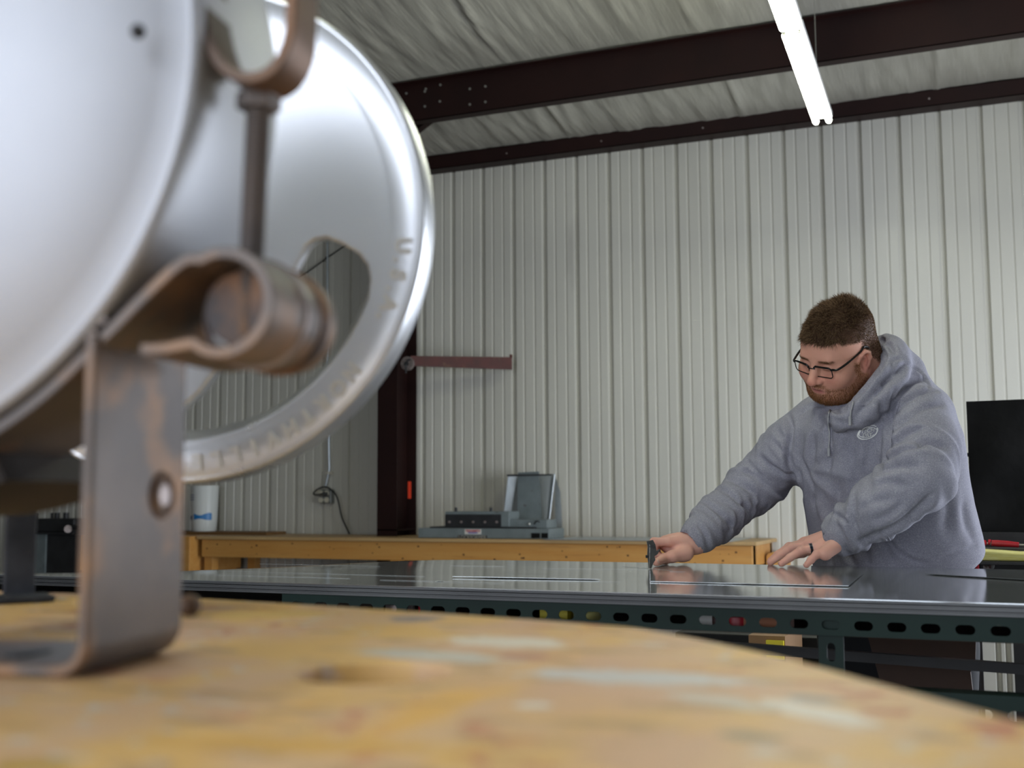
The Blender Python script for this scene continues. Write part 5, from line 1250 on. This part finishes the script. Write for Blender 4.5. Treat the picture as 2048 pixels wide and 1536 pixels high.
# individually sculpted creases and folds in the cloth
from mathutils.bvhtree import BVHTree
PW0 = toW(PV); bv0 = BVHTree.FromPolygons([tuple(v) for v in PW0], [tuple(int(i) for i in f) for f in PF])
def cp_(X, Y): return 1240+X/1.551, 553+Y/1.551
def fold(pts, w, amp, sh=.35):
    L_ = []
    for X, Y in spline(pts, 10):
        x, y = cp_(X, Y); d = ray(x, y); h_, n_, i_, dd_ = bv0.ray_cast(Vector(CAM), Vector(d/np.linalg.norm(d)))
        if h_ is not None: L_.append(wtok(np.array(h_)))
    if len(L_) < 3: return np.zeros(len(PV))
    L_ = np.array(L_); lo_, hi_ = L_.min(0)-5*w, L_.max(0)+5*w
    m_ = np.all((PV > lo_) & (PV < hi_), axis=1); q = PV[m_]; best = np.full(len(q), 9.); tb = np.zeros(len(q))
    for i in range(len(L_)-1):
        ba = L_[i+1]-L_[i]; l2 = ba@ba
        if l2 > .03**2: continue
        t = np.clip(((q-L_[i])@ba)/(l2+1e-12), 0, 1); d = np.linalg.norm(q-L_[i]-t[:, None]*ba, axis=1); mm = d < best; best[mm] = d[mm]; tb[mm] = (i+t[mm])/(len(L_)-1)
    env = np.clip(np.minimum(tb, 1-tb)/.18, 0, 1)**.7; env = .25+.75*env
    o_ = np.zeros(len(PV)); o_[m_] = env*amp*(-np.exp(-(best/w)**2)+sh*np.exp(-((best-2.3*w)/(1.2*w))**2)); return o_
FD = np.zeros(len(PV))
for pts, w, amp in [
    ([(515, 412), (530, 470), (524, 560), (536, 625), (549, 668)], .0075, .012),
    ([(372, 600), (405, 612), (470, 655), (535, 690)], .0065, .009), ([(430, 556), (470, 590), (540, 630)], .0065, .008), ([(395, 572), (430, 610), (500, 650)], .005, .006),
    ([(300, 655), (345, 680), (410, 735)], .006, .007), ([(335, 628), (380, 650), (450, 700)], .006, .007), ([(262, 700), (300, 730), (350, 775)], .006, .006), ([(470, 505), (500, 540), (528, 570)], .006, .006),
    ([(240, 765), (262, 798), (276, 850)], .0050, .008), ([(215, 775), (238, 812), (250, 860)], .004, .002), ([(480, 470), (505, 500), (524, 520)], .006, .005), ([(405, 690), (450, 735), (480, 750)], .006, .005), ([(330, 760), (370, 790), (400, 800)], .006, .004),
    ([(848, 360), (838, 430), (836, 500), (826, 560), (800, 610)], .0085, .014),
    ([(846, 405), (870, 360), (915, 325), (950, 320)], .0065, .009), ([(845, 445), (880, 395), (940, 358), (985, 352)], .0065, .009), ([(842, 490), (890, 440), (950, 405), (1000, 398)], .007, .009), ([(838, 530), (890, 490), (950, 462)], .007, .008),
    ([(826, 572), (880, 535), (950, 520), (1010, 530)], .008, .010), ([(812, 612), (860, 590), (930, 590)], .007, .007), ([(790, 650), (830, 640), (900, 650)], .007, .005),
    ([(884, 270), (925, 292), (950, 325), (955, 352), (930, 360)], .0040, .004),
    ([(735, 826), (800, 800), (870, 765), (935, 712), (975, 665)], .010, .010), ([(664, 736), (698, 758), (728, 822)], .0050, .009), ([(690, 728), (722, 752), (748, 815)], .0045, .004), ([(745, 720), (790, 700), (850, 690)], .007, .005), ([(780, 760), (830, 740), (880, 700)], .007, .005),
    ([(646, 410), (650, 480), (652, 560), (640, 620)], .0080, .006), ([(716, 470), (722, 560), (745, 660)], .012, .008), ([(775, 520), (765, 600), (775, 680)], .012, .007), ([(590, 470), (600, 540), (590, 600)], .010, .006), ([(560, 560), (590, 640), (605, 720)], .010, .007), ([(680, 640), (670, 700), (640, 760)], .011, .006),
    ([(555, 430), (600, 400), (640, 400)], .007, .006), ([(800, 350), (812, 420), (806, 500)], .009, .007),
    ([(640, 830), (650, 860), (655, 895)], .008, .007), ([(700, 830), (712, 860), (722, 895)], .008, .007), ([(748, 826), (764, 860), (772, 895)], .008, .006), ([(800, 800), (830, 840), (850, 890)], .007, .004),
    ([(822, 796), (858, 846), (905, 878), (952, 890)], .0040, .006), ([(1000, 640), (1020, 720), (1010, 790)], .014, .006), ([(1060, 700), (1075, 770), (1100, 820)], .014, .005), ([(1105, 835), (1050, 850), (990, 880)], .006, .004),
    ([(806, 206), (822, 250), (800, 300), (765, 345), (722, 392)], .0060, .010), ([(890, 268), (862, 295), (818, 330), (770, 380), (735, 432)], .0090, .016), ([(878, 250), (850, 262), (838, 300), (800, 345)], .006, .008),
    ([(804, 192), (832, 212), (852, 240)], .0060, .014), ([(700, 400), (690, 418), (660, 415)], .006, .010), ([(738, 440), (700, 455), (660, 440)], .006, .004)]:
    FD += fold(pts, w, amp)
PV = PV+normals(PV, PF)*FD[:, None]
PV = lap(PV, PF, 1, .35)
PW = toW(PV); 
# keep the cloth clear of the table top
over = (PW[:, 1] < TY1+.004) & (PW[:, 2] < ZT+.004) & (PW[:, 2] > ZT-.03)
PW[over, 2] = ZT+.004
under = (PW[:, 1] < TY1+.006) & (PW[:, 2] <= ZT-.03); PW[under, 1] = TY1+.006
hoodie = link_mesh('hoodie', PW, PF, MT['hoodie'], MAN, smooth=180); hoodie['label'] = 'heather grey hooded sweatshirt'
NW = normals(PW, PF)
from mathutils.bvhtree import BVHTree
bvh = BVHTree.FromPolygons([tuple(v) for v in PW], [tuple(int(i) for i in f) for f in PF])
def onhood(x, y, lift=.001):
    d = ray(x, y); h_, n_, i_, dd_ = bvh.ray_cast(Vector(CAM), Vector(d/np.linalg.norm(d)))
    if h_ is None: return None, None
    n_ = np.array(n_); n_ = n_ if n_@d < 0 else -n_
    return np.array(h_)+n_*lift, n_
def seam(name, pix, r_, m, par, lift=.0006, n=8):
    P_ = []
    for x, y in spline(pix, n):
        h_, n_ = onhood(x, y, lift)
        if h_ is not None and (not P_ or np.linalg.norm(h_-P_[-1]) < .05): P_.append(h_)
    if len(P_) > 2: return G().tube(P_, r_, 6).build(name, m, par, smooth=180)
seam('pocket_seam', [(1769, 1074), (1785, 1098), (1812, 1118), (1845, 1131), (1862, 1134)], .0016, MT['hoodie'], hoodie, .0012)
seam('pocket_seam', [(1775, 1071), (1791, 1094), (1817, 1113), (1848, 1126), (1866, 1129)], .0012, MT['hoodie'], hoodie, .0010)
seam('shoulder_seam', [(1800, 800), (1792, 830), (1785, 865), (1782, 900)], .0011, MT['hoodie'], hoodie, .0006)
# drawstrings with metal-bound ends
def dstring(pix, label=None):
    P_ = []
    for x, y in spline(pix, 6):
        h_, n_ = onhood(x, y, .0028)
        if h_ is not None and (not P_ or np.linalg.norm(h_-P_[-1]) < .04): P_.append(h_)
    o_ = G().tube(P_, .0021, 8).build('drawstring', MT['cord'], hoodie, smooth=180)
    e_ = P_[-1]; G().tube([P_[-1]+np.array([0, 0, .004]), P_[-1]-np.array([0, 0, .002]), P_[-1]-np.array([0, 0, .016])], [.0036, .0036, .0030], 10).build('drawstring_end', MT['cord'], hoodie, smooth=60)
dstring([(1661, 822), (1658, 845), (1660, 872), (1657, 898)]); dstring([(1708, 805), (1702, 820), (1699, 836)])
# chest print: oval double ring and two rows of lettering, laid on the cloth
CPX, CPY = 1735.5, 865
g = G()
def onp(u, v):         # print-local metres -> cloth
    px = CPX+u*850; py = CPY-v*850
    return onhood(px, py, .0016)[0]
def ribbon(pts, w):
    P_ = [onp(u, v) for u, v in pts]; P2 = [onp(u+w[0], v+w[1]) for u, v in pts]
    ok = [i for i in range(len(pts)) if P_[i] is not None and P2[i] is not None]
    n = len(pts); g.add([P_[i] if P_[i] is not None else P_[ok[0]] for i in range(n)]+[P2[i] if P2[i] is not None else P2[ok[0]] for i in range(n)], [(i, i+1, n+i+1, n+i) for i in range(n-1) if i in ok and i+1 in ok])
th = np.linspace(0, 2*math.pi, 49)
def ov(t, rx, ry, sh=.35): return (rx*math.cos(t)+sh*ry*math.sin(t), ry*math.sin(t)+.10*rx*math.cos(t))
def annulus(rx, ry, wx, wy, t0, t1, n=40):
    A = [ov(t, rx, ry) for t in np.linspace(t0, t1, n)]; Bp = [ov(t, rx-wx, ry-wy) for t in np.linspace(t0, t1, n)]
    P_ = [onp(*p) for p in A]+[onp(*p) for p in Bp]; g.add(P_, [(i, i+1, n+i+1, n+i) for i in range(n-1)])
annulus(.0235, .0165, .0035, .0022, math.radians(100), math.radians(395)); annulus(.0235, .0165, .0030, .0014, math.radians(45), math.radians(100))
annulus(.0200, .0118, .0016, .0012, math.radians(20), math.radians(330))
def ptext(sx, size, u0, v0):
    V, F_ = text_mesh(sx, size, 0.0001, np.zeros(3), ex_, ey_, ez_, offset=size*.03); top_ = V[:, 2] > 0
    rem = {}; P_ = []
    for v in V:
        p = onp(u0+v[0]+.2*v[1], v0+v[1]+.10*v[0]); P_.append(p if p is not None else onp(0, 0))
    g.add(P_, F_)
ptext('TECH', .0125, .000, .0040); ptext('DRY', .0115, -.001, -.0055)
lg = g.build('chest_print', MT['print'], hoodie, smooth=0); lg['label'] = 'white oval logo print with two rows of letters'

# ---- trousers and boots (hidden behind the rack, still there)
s = SDF((-.42, -.30, 0), (.42, .30, 1.24), .015)
hipW = toW(k_(1787, 1150, 2.95)); hx, hy = hipW[0], hipW[1]
fdir = -(RT*math.sin(TY)*1.0+FW*math.cos(TY)); fdir[2] = 0; fdir /= np.linalg.norm(fdir); ldir = np.array([-fdir[1], fdir[0], 0])*(-1)
if ldir@RT < 0: ldir = -ldir
s.add(s.ell((0, 0, .955), (.175, .155, .15)), .03)
for q in (-1, 1):
    f0 = ldir*.10*q; s.chain([f0+np.array([0, 0, .93]), f0*1.15+fdir*.02+np.array([0, 0, .52]), f0*1.3-fdir*.03+np.array([0, 0, .10])], [.105, .075, .060], .04)
JV, JF = s.mesh(); JV = lap(JV, JF, 2, .5); JV = JV+np.array([hx, hy, 0]); JV[:, 1] = np.maximum(JV[:, 1], TY1+.012)
link_mesh('trousers', JV, JF, MT['jeans'], MAN, smooth=180)
for q in (-1, 1):
    s = SDF((-.2, -.2, 0), (.2, .2, .16), .008); c_ = -fdir*.03
    s.chain([c_-fdir*.03+np.array([0, 0, .045]), c_+fdir*.15+np.array([0, 0, .035])], [.045, .038], .02); s.add(s.cone(c_+np.array([0, 0, .05]), c_+np.array([0, 0, .13]), .05, .052), .02)
    s.F = smax(s.F, .004-s.P[..., 2], .004)
    V_, F_ = s.mesh(); V_ = V_+np.array([hx, hy, -.004])+ldir*.13*q; V_[:, 1] = np.maximum(V_[:, 1], TY1+.01) if False else V_[:, 1]
    link_mesh('boot', V_, F_, MT['boots'], MAN, smooth=180)

# ---- the marking tool held in his right hand
TL = thing('marking_tool', 'small dark steel marking tool upright in the man\'s right hand', 'tool', tuple(toW(tz(1301, 1138, .001))))
o2d = [(1297, 1136), (1303, 1137), (1306, 1128), (1311, 1120), (1309, 1113), (1316, 1108), (1320, 1098), (1313, 1102), (1311, 1090), (1306, 1080), (1293, 1083), (1295, 1094), (1294, 1112), (1296, 1124)]
zt2 = 2.838
a_ = tz(1300, 1137.5, .0008); zt2 = a_[2]
P_ = [k_(x, y, zt2) for x, y in o2d]; n = len(P_)
V = [toW(p) for p in P_]+[toW(p+np.array([.0005, 0, .0045])) for p in P_]
zm = min(v[2] for v in V); V = [v+np.array([0, 0, max(0, ZT+.001-zm)]) for v in V]
g = G(); g.add(V, [tuple(range(n)), tuple(range(2*n-1, n-1, -1))]+[(i, n+i, n+(i+1) % n, (i+1) % n) for i in range(n)])
g.build('blade_plate', MT['tool'], TL, smooth=0, bevel=.0004)
G().tube([toW(k_(1299, 1089, zt2-.003)), toW(k_(1298.5, 1136, zt2-.003))], .0013, 8).build('bright_rod', MT['toolb'], TL)
G().cyl(toW(k_(1306, 1093, zt2-.0035)), toW(k_(1306, 1093, zt2+.006)), .0035, 16).build('screw', MT['dark'], TL)
G().box(toW(k_(1294, 1113, zt2)), (.006, .006, .006), BAS).build('stop_block', MT['dark'], TL, smooth=0)
